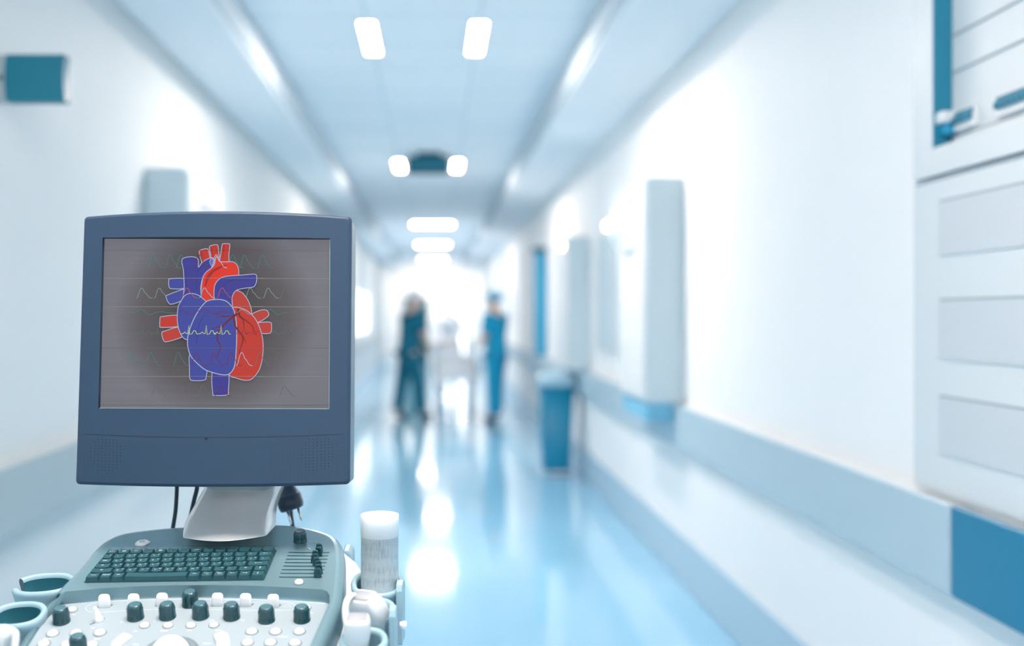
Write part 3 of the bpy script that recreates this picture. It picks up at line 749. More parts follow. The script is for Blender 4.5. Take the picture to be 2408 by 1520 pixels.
# sliders
for k_ in range(8):
    x = (751, 749.6, 742, 740, 744, 749, 750, 747)[k_]; y = (1300.2, 1308, 1316, 1324, 1332.2, 1340.6, 1349.2, 1358.1)[k_]
    c = U.px(x, y); lp = []
    for h, hw, hd in ((.0005, .0054, .0024), (.008, .0050, .0024), (.0125, .0042, .0021), (.0145, .003, .0015)):
        lp.append([c + EU * a + EV * b + up_n * h for a, b in ((-hw, -hd * .5), (-hw * .7, -hd), (hw * .7, -hd), (hw, -hd * .5), (hw, hd * .5), (hw * .7, hd), (-hw * .7, hd), (-hw, hd * .5))])
    MB().loft(lp, 'knob', cap0=True, cap1=True, smooth=False).build('slider', deck, org=ORG, bevel=.0004)

# ---- white shell under the deck, and the rest of the cart
S_ = U.off(-.046)
so = [(260, 1330), (330, 1290), (500, 1255), (700, 1262), (790, 1292), (822, 1312), (843, 1332), (852, 1362), (846, 1395), (836, 1430), (820, 1475), (802, 1520), (775, 1590), (735, 1670), (400, 1700), (40, 1690), (-40, 1640), (8, 1560), (48, 1505), (90, 1452), (122, 1425), (190, 1390)]
sl = spline([S_.px(*p) for p in so], 4)
c = sum(sl, V()) / len(sl)
def shrink(lp, f, dz, cy=0): return [V((c.x + (p.x - c.x) * f, c.y + (p.y - c.y) * f + cy, p.z + dz)) for p in lp]
zflat = lambda lp, z, f: [V((c.x + (p.x - c.x) * f, c.y + (p.y - c.y) * f, z)) for p in lp]
ins_ = [c + (p - c) * .97 + up_n * .006 for p in sl]
MB().loft([[c + (p - c) * .9 + up_n * .007 for p in sl], ins_, sl, shrink(sl, 1.0, -.02), shrink(sl, .93, -.07), zflat(sl, .86, .7), zflat(sl, .82, .62)], 'shell', cap0=True, cap1=True).build('console_shell', mach)
bx, by = c.x, c.y + .05
MB().loft([rr(bx, by, .84, .13, .14, .03), rr(bx, by, .45, .13, .14, .03), rr(bx, by, .42, .2, .24, .05), rr(bx, by, .13, .22, .27, .05)], 'shell', cap0=True, cap1=True).build('cart_body', mach)
MB().box((bx - .26, by - .34, .10), (bx + .26, by + .32, .14), 'holder').build('cart_base', mach, bevel=.02)
for sx in (-1, 1):
    for sy in (-1, 1):
        k_ = MB().tube([(bx + sx * .22, by + sy * .28, .11), (bx + sx * .22, by + sy * .28, .06)], .02, 'holder').tube([(bx + sx * .22 - .018, by + sy * .28, .05), (bx + sx * .22 + .018, by + sy * .28, .05)], .05, 'cable', n=20).build('caster', mach)

# ---- monitor
MT = R(5.3)
mn = V((0, -math.cos(MT), math.sin(MT)))                  # faces the camera and a little up
MP = Plane(P(504, 1144, 1.48), mn); MU, MVv = V((1, 0, 0)), V((0, math.sin(MT), math.cos(MT)))
def m2(px, py):
    d_ = MP.px(px, py) - MP.p; return V((d_.dot(MU), d_.dot(MVv)))
def m3(v, h=0): return MP.p + MU * v[0] + MVv * v[1] + mn * h
xl, xr = m2(176, 1140).x, m2(822, 1140).x; xm = (xl + xr) / 2; hw = (xr - xl) / 2
def bulge(x): return .012 * (1 - ((x - xm) / hw) ** 2)
zt, zbm = m2(193, 509).y, m2(175, 1140).y
def edge_top(x): return zt + .0062 * (1 - ((x - xm) / hw) ** 2)
def edge_bot(x): return zbm - .0030 * (1 - ((x - xm) / hw) ** 2)
def rloop(x0, x1, fb, ft, r, inset=0, h=0, NS=24, NV=16):
    """rounded loop with curved top and bottom; starts bottom-left going right"""
    x0 += inset; x1 -= inset; pts = []
    k = 5
    def arc(cx, cy, a0):
        for i in range(k): a = R(a0 + 90 * i / (k - 1)); yield V((cx + r * math.cos(a), cy + r * math.sin(a)))
    for i in range(1, NS): x = x0 + r + (x1 - x0 - 2 * r) * i / NS; pts.append(V((x, fb(x) + inset)))
    pts += list(arc(x1 - r, fb(x1 - r) + inset + r, 270))
    ya, yb = fb(x1) + inset + r, ft(x1) - inset - r
    for i in range(1, NV): pts.append(V((x1, ya + (yb - ya) * i / NV)))
    pts += list(arc(x1 - r, ft(x1 - r) - inset - r, 0))
    for i in range(1, NS): x = x1 - r - (x1 - x0 - 2 * r) * i / NS; pts.append(V((x, ft(x) - inset)))
    pts += list(arc(x0 + r, ft(x0 + r) - inset - r, 90))
    for i in range(1, NV): pts.append(V((x0, yb + (ya - yb) * i / NV)))
    pts += list(arc(x0 + r, fb(x0 + r) + inset + r, 180))
    return pts
oc = [m2(233, 961), m2(775, 963), m2(777, 562), m2(243, 560)]
def quadloop(q, r, NS=24, NV=16):
    a, b, c_, d_ = q; pts = []; k = 5
    def lerp(p, q_, n, N): return [p.lerp(q_, i / N) for i in range(1, N)]
    pts += lerp(a, b, 0, NS); pts += [b] * k; pts += lerp(b, c_, 0, NV); pts += [c_] * k; pts += lerp(c_, d_, 0, NS); pts += [d_] * k; pts += lerp(d_, a, 0, NV); pts += [a] * k
    return pts
opening = quadloop(oc, 0)
mr = .006
o_in = rloop(xl, xr, edge_bot, edge_top, .006, inset=mr * .8)
mb = MB()
fr = []
for k_ in range(13):
    f = k_ / 12; lp = [a.lerp(b, f) for a, b in zip(opening, o_in)]; fr.append([m3(p, bulge(p.x)) for p in lp])
mb.loft(fr, 'bezel')
rings = [fr[-1]]
for a in (25, 50, 75, 90):
    lp = rloop(xl, xr, edge_bot, edge_top, .006, inset=mr * .8 * (1 - math.sin(R(a)))); rings.append([m3(p, bulge(p.x) - mr * (1 - math.cos(R(a)))) for p in lp])
mb.loft(rings, 'bezel')
ol = rloop(xl, xr, edge_bot, edge_top, .006)
mb.loft([rings[-1], [m3(p, -.012) for p in ol]], 'bezel')
SD = -.0035                                                 # screen plane depth behind the face edge
mb.loft([fr[0], [m3(p.lerp(m2(504, 760), .004), SD) for p in opening]], 'slit')
def seam(x): return m2(175, 1020).y - .0052 * (1 - ((x - xm) / hw) ** 2)
xs = [xl + (xr - xl) * i / 40 for i in range(41)]
mb.ribbon([m3(V((x, seam(x))), bulge(x) + .0003) for x in xs[1:-1]], .0007, mn, 'slit')
monitor = mb.build('monitor', mach); monitor['label'] = 'slate blue monitor with a picture of a heart on its screen'
MB().loft([[m3(p, -.012) for p in ol], [m3(p, -.0125) for p in rloop(xl, xr, edge_bot, edge_top, .006, inset=-.0)], [m3(p, -.082) for p in ol], [m3(p, -.088) for p in rloop(xl, xr, edge_bot, edge_top, .006, inset=.006)],
           [m3(p, -.092) for p in rloop(xl, xr, edge_bot, edge_top, .006, inset=.03)], [m3(p, -.13) for p in rloop(xl, xr, edge_bot, edge_top, .006, inset=.07)]], 'bezel_side', cap1=True).build('rear_housing', monitor, org=ORG)
dot = MB().ring_prof(m3(m2(489, 1031.5), bulge(m2(489, 1031).x) + .0003), MU, MVv, mn, [(.0018, 0), (.0014, .0004)], 'hole', seg=12).build('microphone_hole', monitor, org=ORG)
for x0, x1, yA, yB, dark in ((189, 360, (1032, 1038.5), (1125.5, 1131.5), [(i, j) for i in range(20) for j in range(14) if ((i - 7.2) / 4.3) ** 2 + ((j - 4.6) / 6.3) ** 2 <= 1.02]),
                             (639, 809.5, (1037.5, 1030.5), (1131, 1123.5), [(i, j) for i in range(20) for j in range(14) if ((i - 12.1) / 4.3) ** 2 + ((j - 4.6) / 6.3) ** 2 <= 1.02])):
    g = MB()
    for i in range(20):
        for j in range(14):
            fx = i / 19; x = x0 + (x1 - x0) * fx - (2.2 if x0 < 300 else .4) * j / 13; y = (yA[0] + (yA[1] - yA[0]) * fx) * (1 - j / 13) + (yB[0] + (yB[1] - yB[0]) * fx) * j / 13
            p = m2(x, y); dk = (i, j) in dark
            c_ = m3(p, bulge(p.x) + .00035); r_ = .00062 if dk else .00055
            g.poly([c_ + (MU * math.cos(a) + MVv * math.sin(a)) * r_ for a in [2 * math.pi * q_ / 8 for q_ in range(8)]], 'hole' if dk else 'hole2')
    g.build('speaker_grille', monitor, org=ORG)

# ---- screen: one flat mesh with its picture
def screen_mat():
    m = bpy.data.materials.new('screen ground with painted glare'); m.use_nodes = True; nt = m.node_tree; L = nt.links
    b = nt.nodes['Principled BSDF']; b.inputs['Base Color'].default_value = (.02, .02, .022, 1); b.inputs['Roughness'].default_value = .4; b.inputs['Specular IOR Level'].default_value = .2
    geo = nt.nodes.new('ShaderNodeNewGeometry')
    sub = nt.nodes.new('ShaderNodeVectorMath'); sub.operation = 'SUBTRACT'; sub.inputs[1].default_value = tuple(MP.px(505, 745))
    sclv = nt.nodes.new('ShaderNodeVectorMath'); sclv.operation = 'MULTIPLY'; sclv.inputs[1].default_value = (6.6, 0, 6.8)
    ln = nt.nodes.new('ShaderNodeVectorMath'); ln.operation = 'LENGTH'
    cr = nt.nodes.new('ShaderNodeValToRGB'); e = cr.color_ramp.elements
    e[0].position = .35; e[0].color = lin((56, 51, 52)); e[1].position = 1.0; e[1].color = lin((114, 114, 124))  # dark halo belongs to the picture; lighter edges paint in glare from the sides
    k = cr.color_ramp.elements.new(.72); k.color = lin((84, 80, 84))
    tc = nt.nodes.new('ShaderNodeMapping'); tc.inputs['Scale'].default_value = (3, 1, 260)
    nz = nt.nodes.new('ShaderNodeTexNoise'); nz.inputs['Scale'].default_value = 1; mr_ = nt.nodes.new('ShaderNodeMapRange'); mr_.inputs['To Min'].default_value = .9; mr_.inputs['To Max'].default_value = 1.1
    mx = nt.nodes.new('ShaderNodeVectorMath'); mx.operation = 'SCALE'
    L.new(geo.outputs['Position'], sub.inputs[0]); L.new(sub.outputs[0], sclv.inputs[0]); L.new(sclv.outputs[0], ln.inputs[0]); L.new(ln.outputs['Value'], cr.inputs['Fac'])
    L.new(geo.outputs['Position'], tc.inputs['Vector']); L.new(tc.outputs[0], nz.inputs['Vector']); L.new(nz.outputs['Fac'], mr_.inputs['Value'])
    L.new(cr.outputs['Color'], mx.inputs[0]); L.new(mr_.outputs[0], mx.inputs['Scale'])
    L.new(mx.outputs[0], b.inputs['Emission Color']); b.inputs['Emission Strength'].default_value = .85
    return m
def sm(name, col, k=.9):
    return mat(name, (10, 10, 12), .4, spec=.2, emit=col, es=k)
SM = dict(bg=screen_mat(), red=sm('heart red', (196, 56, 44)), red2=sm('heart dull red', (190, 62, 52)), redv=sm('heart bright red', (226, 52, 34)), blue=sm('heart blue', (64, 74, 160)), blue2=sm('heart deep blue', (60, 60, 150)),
          blue3=sm('heart light blue', (96, 108, 190)), line=sm('heart outline', (176, 186, 214)), vein=sm('vein dark red', (112, 32, 36)), shade=sm('artery shade', (165, 38, 34)), bshade=sm('blue shade', (48, 52, 128)),
          teal=sm('trace teal', (62, 130, 124)), dim=sm('trace dim', (92, 110, 112)), pale=sm('trace pale', (132, 152, 152)), cyan=sm('trace cyan', (90, 200, 225)), maroon=sm('trace maroon', (120, 40, 70)), orange=sm('trace orange', (190, 90, 60)),
          yellow=sm('trace yellow', (200, 225, 120)), grid=sm('grid line', (138, 138, 134)), grid2=sm('faint grid line', (104, 100, 104)), edge=mat('screen edge highlight', (150, 185, 180), .3))
sh = SD + .0001
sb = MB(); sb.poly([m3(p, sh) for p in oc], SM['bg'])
layer = [sh]
def nl(): layer[0] += .00003; return layer[0]
def crop(x, y): return m2(340 + x / 3.8, 550 + y / 3.8)
def shape(pts, m, line='line', k=5, w=.0011, closed=True):
    h = nl(); q = spline([V((a, b)) for a, b in pts], k); q = [crop(p.x, p.y) for p in q]
    sb.fill([[m3(p, h) for p in q]], SM[m]); h = nl()
    if line: sb.ribbon([m3(p, h) for p in q], w, mn, SM[line], closed=True)
def stroke(pts, m, w, k=4, sp=crop):
    h = nl(); q = spline([V((a, b)) for a, b in pts], k, closed=False) if k > 1 else [V(p) for p in pts]
    n_ = len(q); ww = [w * (1 - .75 * i / (n_ - 1)) for i in range(n_)] if isinstance(w, float) and m == 'vein' else w
    sb.ribbon([m3(sp(p.x, p.y), h) for p in q], ww, mn, SM[m])
def big(x, y): return m2(150 + x / 2.1708, 470 + y / 2.1714)
# grid lines behind
for y, m, w in ((588.8, 'grid2', .0006), (654.2, 'grid', .0008), (721, 'grid', .0008), (818.7, 'grid2', .0007), (885.5, 'grid', .0008), (952.7, 'grid2', .0009)):
    h = nl(); xa = 243 - 11 * (y - 560) / 400; sb.ribbon([m3(m2(xa + 2, y), h), m3(m2(775, y + .5), h)], w, mn, SM[m])
def wavepts(x, top, base, w_): return [(x - .30 * w_, base), (x - .22 * w_, base - (base - top) * .15), (x - .10 * w_, base - (base - top) * .8), (x, top), (x + .09 * w_, base - (base - top) * .85), (x + .17 * w_, base - (base - top) * .55), (x + .25 * w_, base - (base - top) * .45), (x + .42 * w_, base - (base - top) * .08), (x + .60 * w_, base)]
def waves(y_t, y_b, items, w_=92):
    for x, m in items: stroke(wavepts(x, y_t, y_b, w_), m, .0009, 3, big)
waves(280, 348, [(455, 'teal'), (540, 'teal'), (595, 'teal'), (920, 'teal'), (1012, 'teal'), (860, 'teal')])
waves(450, 502, [(395, 'pale'), (485, 'pale'), (950, 'pale'), (1042, 'pale'), (1130, 'grid2')])
waves(780, 848, [(345, 'teal'), (440, 'teal'), (582, 'teal'), (1095, 'grid2')])
waves(950, 1003, [(470, 'grid2'), (617, 'grid2'), (707, 'dim'), (940, 'grid2'), (1125, 'grid2')])
def small(xs_, m, y0):
    stroke([(x, y0 + dy) for x, dy in xs_], m, .0008, 3, big)
small([(330, 0), (360, 2), (385, -12), (400, -14), (420, 5), (440, 12), (470, 0), (500, -4), (530, 2), (575, 4)], 'teal', 575)
small([(1030, 0), (1045, -14), (1065, -10), (1090, 12), (1110, 4), (1130, 0)], 'teal', 575); small([(1130, 4), (1160, -2), (1190, 2)], 'dim', 575)
def ecg(x, m, amp=44, w=.0008): stroke([(x - 38, 0), (x - 28, -2), (x - 20, -10), (x - 14, -2), (x - 6, 0), (x, -amp), (x + 5, 4), (x + 16, 0), (x + 26, -17), (x + 34, -15), (x + 42, 2), (x + 50, 0)], m, w, 1, lambda a, b: big(a, b + 685))
for x in (400, 478): ecg(x, 'dim')
for x in (1045, 1130): ecg(x, 'dim')
# the heart
shape([(135, 755), (150, 740), (290, 728), (305, 780), (300, 826), (150, 836), (132, 818)], 'red', 'line'); shape([(150, 885), (180, 868), (290, 836), (335, 880), (335, 920), (200, 964), (165, 950)], 'red2')
shape([(213, 415), (228, 400), (352, 399), (356, 440), (350, 486), (240, 490), (215, 472)], 'blue'); shape([(188, 560), (210, 543), (350, 495), (352, 545), (340, 590), (240, 628), (208, 612)], 'blue')
shape([(400, 1080), (470, 1120), (550, 1190), (547, 1280), (530, 1308), (430, 1312), (402, 1292), (398, 1200)], 'blue'); shape([(603, 1235), (680, 1240), (748, 1245), (746, 1400), (735, 1440), (630, 1445), (606, 1425)], 'blue2')
shape([(955, 725), (1010, 690), (1065, 678), (1098, 692), (1103, 735), (1020, 788), (980, 780)], 'red2'); shape([(990, 805), (1030, 792), (1118, 790), (1133, 825), (1122, 885), (1045, 890), (1005, 860)], 'red2')
shape([(778, 600), (780, 545), (800, 515), (830, 508), (880, 535), (930, 610), (955, 700), (940, 780), (860, 760), (790, 700)], 'red2')
shape([(740, 700), (785, 660), (850, 662), (930, 700), (1000, 780), (1045, 900), (1058, 1000), (1050, 1120), (1020, 1220), (960, 1295), (900, 1310), (820, 1290), (745, 1245), (690, 1000)], 'red')
shape([(485, 165), (500, 143), (550, 132), (568, 145), (580, 200), (588, 260), (520, 270), (500, 220)], 'red'); shape([(577, 125), (592, 104), (640, 96), (655, 110), (662, 180), (672, 270), (600, 270), (590, 200)], 'red'); shape([(690, 105), (700, 88), (748, 88), (760, 98), (752, 180), (745, 270), (672, 270), (678, 180)], 'red')
stroke([(505, 160), (522, 230)], 'vein', .001); stroke([(598, 120), (608, 200)], 'vein', .001); stroke([(708, 100), (698, 210)], 'vein', .001)
shape([(500, 575), (505, 480), (520, 390), (555, 330), (615, 285), (640, 200), (668, 245), (720, 250), (790, 250), (828, 285), (840, 340), (825, 380), (720, 395), (660, 440), (632, 500), (635, 585), (545, 612)], 'redv')
shape([(535, 470), (550, 390), (600, 325), (680, 285), (735, 275), (680, 305), (610, 350), (570, 410), (545, 465)], 'shade', None)
shape([(330, 250), (345, 218), (400, 205), (455, 210), (478, 235), (480, 298), (510, 258), (560, 225), (605, 214), (626, 240), (620, 275), (598, 303), (545, 345), (515, 400), (500, 480), (497, 575), (420, 565), (348, 580), (352, 470), (345, 330)], 'blue2')
stroke([(470, 340), (510, 290), (560, 250)], 'bshade', .0012); stroke([(368, 320), (372, 450), (365, 540)], 'bshade', .0009); stroke([(465, 380), (462, 500)], 'bshade', .0009)
shape([(580, 250), (600, 218), (620, 250), (605, 292)], 'blue3', 'line', w=.0008)
shape([(628, 600), (620, 500), (635, 440), (680, 395), (740, 378), (850, 370), (950, 361), (990, 362), (1002, 390), (995, 440), (970, 475), (900, 485), (830, 500), (795, 530), (780, 580), (778, 660), (700, 640)], 'blue2')
stroke([(700, 470), (740, 430), (800, 412)], 'bshade', .0012)
shape([(325, 600), (360, 550), (410, 533), (470, 545), (520, 580), (560, 640), (500, 800), (420, 900), (385, 945), (345, 930), (310, 870), (292, 790), (292, 700), (303, 640)], 'blue')
shape([(640, 587), (560, 600), (500, 660), (450, 740), (410, 830), (385, 920), (385, 1010), (410, 1090), (460, 1150), (540, 1215), (640, 1250), (720, 1262), (765, 1245), (800, 1190), (815, 1080), (822, 900), (815, 760), (790, 670), (740, 610), (690, 590)], 'blue', w=.0013)
stroke([(530, 730), (490, 800), (470, 880), (465, 980)], 'bshade', .0009)
for pts, w in (([(835, 668), (828, 712), (760, 765), (700, 822), (655, 890), (650, 950), (676, 1005), (655, 1075), (640, 1112)], .0032), ([(828, 708), (780, 735), (700, 742), (628, 750)], .0018), ([(745, 745), (680, 728), (612, 692)], .0016), ([(705, 820), (640, 838), (598, 850)], .0016),
               ([(792, 735), (812, 830), (868, 905), (876, 960), (850, 1040), (846, 1092)], .0028), ([(868, 905), (890, 935), (907, 982)], .0016), ([(835, 668), (850, 740), (880, 770), (890, 860)], .0028), ([(850, 735), (930, 795), (965, 830), (1000, 918)], .0018)):
    stroke(pts, 'vein', w)
for y, m in ((654.2, 'grid'), (721, 'grid'), (818.7, 'grid2'), (885.5, 'grid'), (588.8, 'maroon')):
    h = nl(); sb.ribbon([m3(m2(428, y), h), m3(m2(620, y), h)], .00055, mn, SM[m])
waves(280, 348, [(690, 'maroon'), (778, 'line')]); waves(450, 502, [(628, 'orange'), (718, 'cyan'), (808, 'orange')]); waves(780, 848, [(675, 'maroon'), (765, 'maroon'), (853, 'maroon'), (908, 'line'), (1000, 'dim')]); waves(950, 1003, [(797, 'maroon')])
small([(585, 0), (605, -16), (640, 10), (670, 0), (720, -16), (765, 8), (800, -2), (850, 0)], 'maroon', 575)
small([(885, 4), (910, -14), (940, 8), (960, 10)], 'pale', 575)
for x in (638, 727, 803): ecg(x, 'yellow', 44, .0010)
for x in (890, 965): ecg(x, 'maroon', 44)
h = nl()
for y in (621, 688, 748.2, 851.8, 919):      # dotted scales
    for i in range(60):
        x = 362 + 4.9 * i; c_ = m3(m2(x, y), h); r_ = .00035; sb.poly([c_ - MU * r_ - MVv * r_, c_ + MU * r_ - MVv * r_, c_ + MU * r_ + MVv * r_, c_ - MU * r_ + MVv * r_], SM['grid2'])
h = nl()
q = [p.lerp(m2(504, 760), .003) for p in oc]; sb.ribbon([m3(q[0], h), m3(q[1], h)], .0012, mn, SM['edge']); sb.ribbon([m3(q[1], h), m3(q[2], h)], .0012, mn, SM['edge'])  # pale strips paint the lit bottom and right edges of the screen
scr = sb.build('screen', monitor, org=ORG, fix=False); scr['label'] = 'lit screen showing a red and blue heart over trace lines'
for p in scr.data.polygons:
    if p.normal.dot(mn) < 0: p.flip()

# ---- monitor arm
lt = [(430, 1266), (431, 1250), (436, 1232), (445, 1213), (456, 1194), (467, 1174), (479, 1153), (488, 1130), (492, 1080)]
rt = [(622, 1262), (622, 1244), (624, 1226), (628, 1208), (634, 1192), (641, 1174), (648, 1153), (650, 1130), (650, 1080)]
Ya = [1.505, 1.52, 1.537, 1.552, 1.563, 1.572, 1.580, 1.585, 1.590]
loops = []
for (lx, ly), (rx, ry), Y in zip(lt, rt, Ya):
    a = P(lx, ly, Y); b = P(rx, ry, Y); row = []
    for i in range(17):
        f = i / 16; s_ = math.sin(math.pi * f); row.append(a.lerp(b, f) + V((0, -.020 * s_, -.002 * s_)))
    bk = .062 if Y < 1.55 else .055
    row += [b + V((.003, .008, 0)), b + V((.008, bk, .004)), a + V((-.002, bk, .004)), a + V((-.002, .008, 0))]
    loops.append(row)
# seat of the arm follows the tilted deck
arm = MB().loft(loops, 'silver', cap0=True, cap1=True).build('monitor_arm', mach); arm['label'] = 'curved silver monitor arm'
sub_ = arm.modifiers.new('bevel', 'BEVEL'); sub_.width = .0015; sub_.segments = 2; sub_.limit_method = 'ANGLE'; sub_.angle_limit = R(50)
a = P(487, 1128, 1.565); b = P(642, 1128, 1.565); cc = (a + b) / 2; rad = (b - a).length / 2
MB().loft([[cc + V((rad * f * math.cos(t_), -.026 * f * math.sin(t_), z)) for t_ in [math.pi * i / 24 for i in range(25)]] for f, z in ((.93, -.0145), (1, -.012), (1, .02))], 'collar', closed=False).build('swivel_collar', arm, org=ORG)

# ---- cables behind the monitor
for pts, r_ in (([(416, 1120, 1.60), (416, 1150, 1.602), (413, 1200, 1.61), (407, 1240, 1.62), (400, 1290, 1.63)], .0032), ([(465, 1120, 1.60), (463, 1150, 1.602), (457, 1175, 1.61), (448, 1215, 1.625), (440, 1260, 1.63), (436, 1300, 1.635)], .0034)):
    MB().tube(spline([P(*p) for p in pts], 4, False), r_, 'cable').build('cable', mach)
# ---- plug
pl0 = P(662, 1135, 1.66); ax = (P(697, 1235, 1.655) - P(672, 1150, 1.66)).normalized()
sd = V((0, -1, 0)).cross(ax).normalized(); pz = ax.cross(sd)
c0 = P(672, 1146, 1.66)
def sq(c_, hx, hy, k=.6, n_=20): return [c_ + sd * (hx * abs(math.cos(t_)) ** k * (1 if math.cos(t_) > 0 else -1)) + pz * (hy * abs(math.sin(t_)) ** k * (1 if math.sin(t_) > 0 else -1)) for t_ in [2 * math.pi * i / n_ + .01 for i in range(n_)]]
plug = MB().loft([sq(c0 - ax * .012, .010, .008), sq(c0 + ax * .002, .014, .011), sq(c0 + ax * .014, .0185, .016), sq(c0 + ax * .0145, .0198, .017), sq(c0 + ax * .030, .0200, .017), sq(c0 + ax * .0365, .0185, .015), sq(c0 + ax * .038, .015, .012)], 'black', cap0=True, cap1=True).build('power_plug', mach)
plug['label'] = 'black power plug hanging behind the monitor'
for o_ in (-.0085, .0095): MB().tube([c0 + ax * .036 + sd * o_, c0 + ax * .057 + sd * o_, c0 + ax * .060 + sd * o_], [.0021, .0021, .001], 'chrome').build('pin', plug, org=ORG)
MB().tube(spline([c0 - ax * .01, P(668, 1100, 1.67), P(680, 1080, 1.70), P(686, 1150, 1.72), P(684, 1200, 1.72), P(691, 1260, 1.72), P(700, 1330, 1.72)], 5, False), .0034, 'cable').build('cord', plug, org=ORG)


# ---- cup holders
def holder(px, py, Y, hx, hy, depth, rot=0, gap=None, side=1, tilt=15):
    c_ = P(px, py, Y); n_ = V((0, -math.sin(R(tilt)), math.cos(R(tilt)))); u_ = V((math.cos(rot), math.sin(rot), 0)); v_ = n_.cross(u_).normalized(); u_ = v_.cross(n_).normalized()
    th = .0085; N = 48; a0, a1 = gap if gap else (0, 2 * math.pi); closed = gap is None
    ang = [a0 + (a1 - a0) * i / (N if closed else N - 1) for i in range(N)]
    def E(fx, fy, z, t_):
        k = .85; return c_ + u_ * (fx * abs(math.cos(t_)) ** k * (1 if math.cos(t_) > 0 else -1)) + v_ * (fy * abs(math.sin(t_)) ** k * (1 if math.sin(t_) > 0 else -1)) + n_ * z
    pro = [(0, -.0), (-.35, .003), (-.75, .0038)]
    outer_ = [[E(hx - th * .05, hy - th * .05, -.004, t_) for t_ in ang], [E(hx, hy, 0, t_) for t_ in ang], [E(hx - th * .2, hy - th * .2, .0035, t_) for t_ in ang], [E(hx - th * .55, hy - th * .55, .0048, t_) for t_ in ang], [E(hx - th * .9, hy - th * .9, .003, t_) for t_ in ang], [E(hx - th, hy - th, -.001, t_) for t_ in ang]]
    mb = MB().loft([[E(hx * .80, hy * .80, -depth, t_) for t_ in ang], [E(hx * .93, hy * .93, -.018, t_) for t_ in ang]] + outer_, 'holder', closed=closed, cap0=closed)
    mb.loft([outer_[-1], [E(hx * .76, hy * .76, -depth * .8, t_) for t_ in ang], [E(hx * .1, hy * .1, -depth * .82, t_) for t_ in ang]], 'liner' if side < 0 else 'holder', closed=closed)
    o = mb.build('probe_holder', mach)
    return o


holder(888, 1375, 1.43, .0375, .0375, .085, R(5))
holder(872, 1438, 1.345, .0345, .031, .085, R(5))
holder(856, 1509, 1.26, .0300, .028, .075, R(5))
holder(104, 1377, 1.43, .0430, .030, .040, R(8), gap=(R(-158), R(150)), side=-1)
holder(42, 1449, 1.35, .0370, .032, .040, R(8), side=-1)
holder(-28, 1530, 1.27, .0340, .031, .040, R(8), side=-1)
# arms joining holders to the shell
for a, b in ((P(845, 1440, 1.44), P(790, 1450, 1.44)), (P(832, 1520, 1.36), P(780, 1520, 1.36)), (P(140, 1420, 1.43), P(220, 1430, 1.43)), (P(85, 1490, 1.35), P(170, 1500, 1.35))):
    MB().tube([a, b], .012, 'shell').build('holder_bracket', mach)
# outer guard plates right of the holders
def guard(p0, p1, dep, th=.004):
    out = [p0 + V((0, 0, -dep)), p0 + V((0, 0, -.012)), p0 + V((0, .004, -.003)), p0.lerp(p1, .3) + V((0, 0, .002)), p1 + V((0, -.01, 0)), p1 + V((0, -.002, -.010)), p1 + V((0, 0, -dep))]
    MB().loft([out, [p + V((th, 0, 0)) for p in out]], 'holder', cap0=True, cap1=True, smooth=False).build('side_guard', mach, bevel=.0015)
guard(P(931, 1372, 1.39), P(938, 1360, 1.46), .085, .009)
guard(P(914, 1430, 1.30), P(920, 1420, 1.38), .085, .009)
MB().loft([[P(805, 1296, 1.60) + V((0, y, 0)), P(818, 1297, 1.60) + V((0, y, 0)), P(827, 1304, 1.60) + V((0, y, 0)), P(829, 1312, 1.60) + V((0, y, 0)), P(829, 1345, 1.60) + V((0, y, 0)), P(805, 1345, 1.60) + V((0, y, 0))] for y in (0, .05)], 'holder', cap0=True, cap1=True, smooth=False).build('rear_handle', mach, bevel=.003)
MB().tube([P(940, 1471, 1.36), P(950, 1471, 1.36), P(956, 1471, 1.36)], [.004, .0055, .005], 'white', n=12).build('side_peg', mach)

# ---- bottle in the rear right holder
bc = P(893, 1380, 1.43); bt = P(893, 1210, 1.43); r_ = .0268
t = thing('gel_bottle', (bc.x, bc.y, bc.z - .02), 'white translucent gel bottle with printed text standing in the rear right holder', 'bottle')
X1, Y1_, Z1 = V((1, 0, 0)), V((0, 1, 0)), V((0, 0, 1)); H = bt.z - bc.z
MB().ring_prof(V((bc.x, bc.y, bc.z)), X1, Y1_, Z1, [(r_ * .9, -.012), (r_ * .985, -.008), (r_ * .985, H - .030), (r_ * .99, H - .0301)], 'bottle', seg=48, cap0=True, cap1=True).build('bottle_body', t)
MB().ring_prof(V((bc.x, bc.y, bc.z)), X1, Y1_, Z1, [(r_, H - .030), (r_, H - .001), (r_ * .985, H), (r_ * .3, H + .0003)], 'white', seg=48, cap1=True, cap0=True).build('cap', t)

# ---- probes
def blob(loops2, c_, u_, v_, n_, m):
    """loops2: (height, half width, half depth, shift u, shift v, squareness)"""
    lp = []
    for z, hx, hy, ox, oy, k in loops2:
        lp.append([c_ + u_ * (ox + hx * abs(math.cos(t_)) ** k * (1 if math.cos(t_) > 0 else -1)) + v_ * (oy + hy * abs(math.sin(t_)) ** k * (1 if math.sin(t_) > 0 else -1)) + n_ * z for t_ in [2 * math.pi * i / 32 + .01 for i in range(32)]])
    return lp
c_ = P(873, 1450, 1.335)
nd = V((-.30, -.42, .86)).normalized(); u_ = V((1, -.35, -.35)); u_ = (u_ - nd * u_.dot(nd)).normalized(); v_ = nd.cross(u_)
t = thing('ultrasound_probe', tuple(c_), 'white ultrasound probe with a grey lens lying tilted in the middle right holder', 'ultrasound probe')
MB().loft(blob([(-.045, .012, .012, 0, 0, .9), (-.02, .020, .017, 0, 0, .8), (0, .0250, .020, 0, 0, .7), (.012, .0245, .019, 0, 0, .65), (.026, .020, .0165, 0, 0, .5), (.034, .0165, .0125, 0, 0, .4), (.036, .015, .011, 0, 0, .35)], c_, u_, v_, nd, 'probe'), 'probe', cap0=True, cap1=True).build('handle', t)
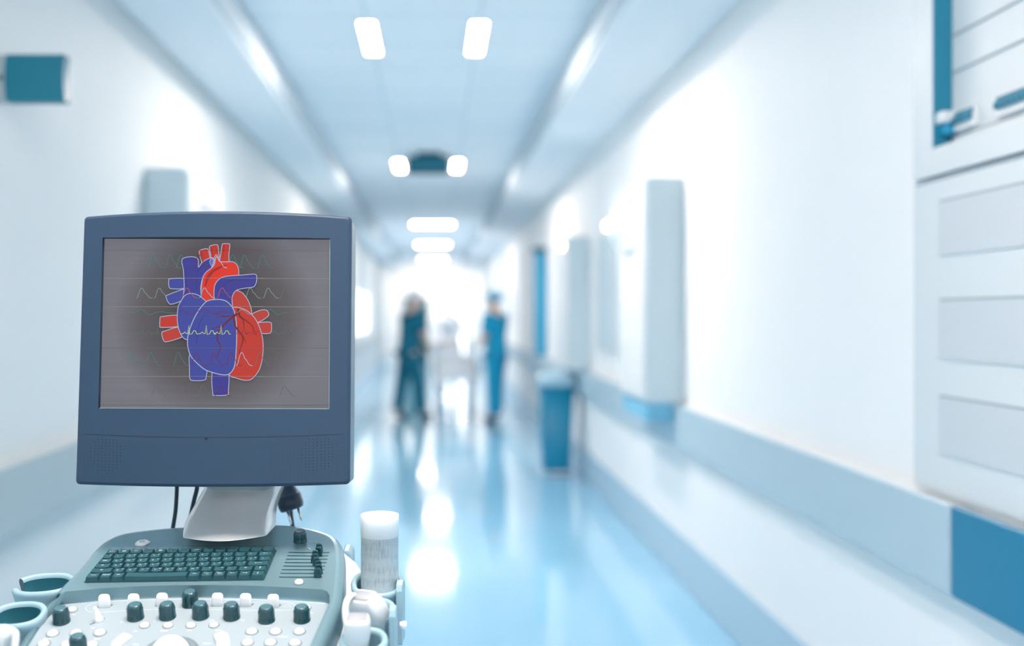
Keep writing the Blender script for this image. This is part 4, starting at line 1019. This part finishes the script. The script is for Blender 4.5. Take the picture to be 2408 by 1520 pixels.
MB().loft(blob([(.0355, .0145, .0085, 0, 0, .3), (.0372, .014, .008, 0, 0, .3)], c_, u_, v_, nd, 'lens'), 'lens', cap0=True, cap1=True).build('lens', t)
MB().tube(spline([P(845, 1420, 1.345), P(838, 1407, 1.33), P(826, 1402, 1.32), P(815, 1418, 1.31), P(812, 1445, 1.30), P(818, 1475, 1.29), P(830, 1500, 1.29)], 5, False), .0046, 'pcable').build('cable', t)
c_ = P(840, 1482, 1.255)
nd = V((0, -.12, 1)).normalized(); u_ = V((1, 0, 0)); v_ = nd.cross(u_)
t = thing('ultrasound_probe', tuple(c_), 'white ultrasound probe standing head up in the nearest right holder', 'ultrasound probe')
MB().loft(blob([(-.06, .010, .010, 0, 0, 1), (-.035, .012, .012, 0, 0, .9), (-.016, .0145, .013, 0, 0, .8), (-.004, .0165, .0145, 0, 0, .65), (.010, .0160, .0142, 0, 0, .5), (.0165, .0140, .0125, 0, 0, .4)], c_, u_, v_, nd, 'probe'), 'probe', cap0=True, cap1=True).build('handle', t)
MB().loft(blob([(.0160, .0125, .0110, 0, 0, .35), (.0180, .0118, .0104, 0, 0, .35)], c_, u_, v_, nd, 'lens'), 'lens', cap0=True, cap1=True).build('lens', t)
c_ = P(6, 1512, 1.262)
nd = V((.35, -.1, .9)).normalized(); u_ = V((1, 0, 0)); u_ = (u_ - nd * u_.dot(nd)).normalized(); v_ = nd.cross(u_)
t = thing('ultrasound_probe', tuple(c_), 'pale ultrasound probe in the holder at the bottom left corner of the picture', 'ultrasound probe')
MB().loft(blob([(-.06, .010, .010, 0, 0, 1), (-.02, .0125, .012, 0, 0, .85), (.0, .0150, .013, 0, 0, .7), (.014, .0135, .012, 0, 0, .6), (.020, .009, .008, 0, 0, .6)], c_, u_, v_, nd, 'probe'), 'probe', cap0=True, cap1=True).build('handle', t)
MB().tube(spline([P(14, 1540, 1.26), P(20, 1505, 1.25), P(34, 1488, 1.25), P(36, 1510, 1.245), P(30, 1545, 1.24)], 5, False), .0050, 'pcable').build('cable', t)

# ================================================================== LIGHT, WORLD, CAMERA
w = bpy.data.worlds.new('world'); sc.world = w; w.use_nodes = True
bg = w.node_tree.nodes['Background']; bg.inputs['Color'].default_value = (1.0, .93, .88, 1); bg.inputs['Strength'].default_value = 1.1

cam = bpy.data.cameras.new('camera'); co = bpy.data.objects.new('camera', cam); C.objects.link(co)
co.location = (0, 0, EYE); co.rotation_euler = (R(90), 0, 0)
cam.sensor_width = 36; cam.lens = 36 * F / 2408; cam.shift_x = (1204 - CX) / 2408; cam.shift_y = -(760 - CY) / 2408
cam.clip_start = .05; cam.clip_end = 200
cam.dof.use_dof = True; cam.dof.focus_distance = 1.47; cam.dof.aperture_fstop = 1.65
sc.camera = co
sc.view_settings.view_transform = 'Standard'; sc.view_settings.look = 'None'; sc.view_settings.gamma = 1; sc.view_settings.use_curve_mapping = False
sc.view_settings.exposure = 0
sc.cycles.max_bounces = 10; sc.cycles.diffuse_bounces = 6; sc.cycles.glossy_bounces = 4; sc.cycles.use_denoising = True
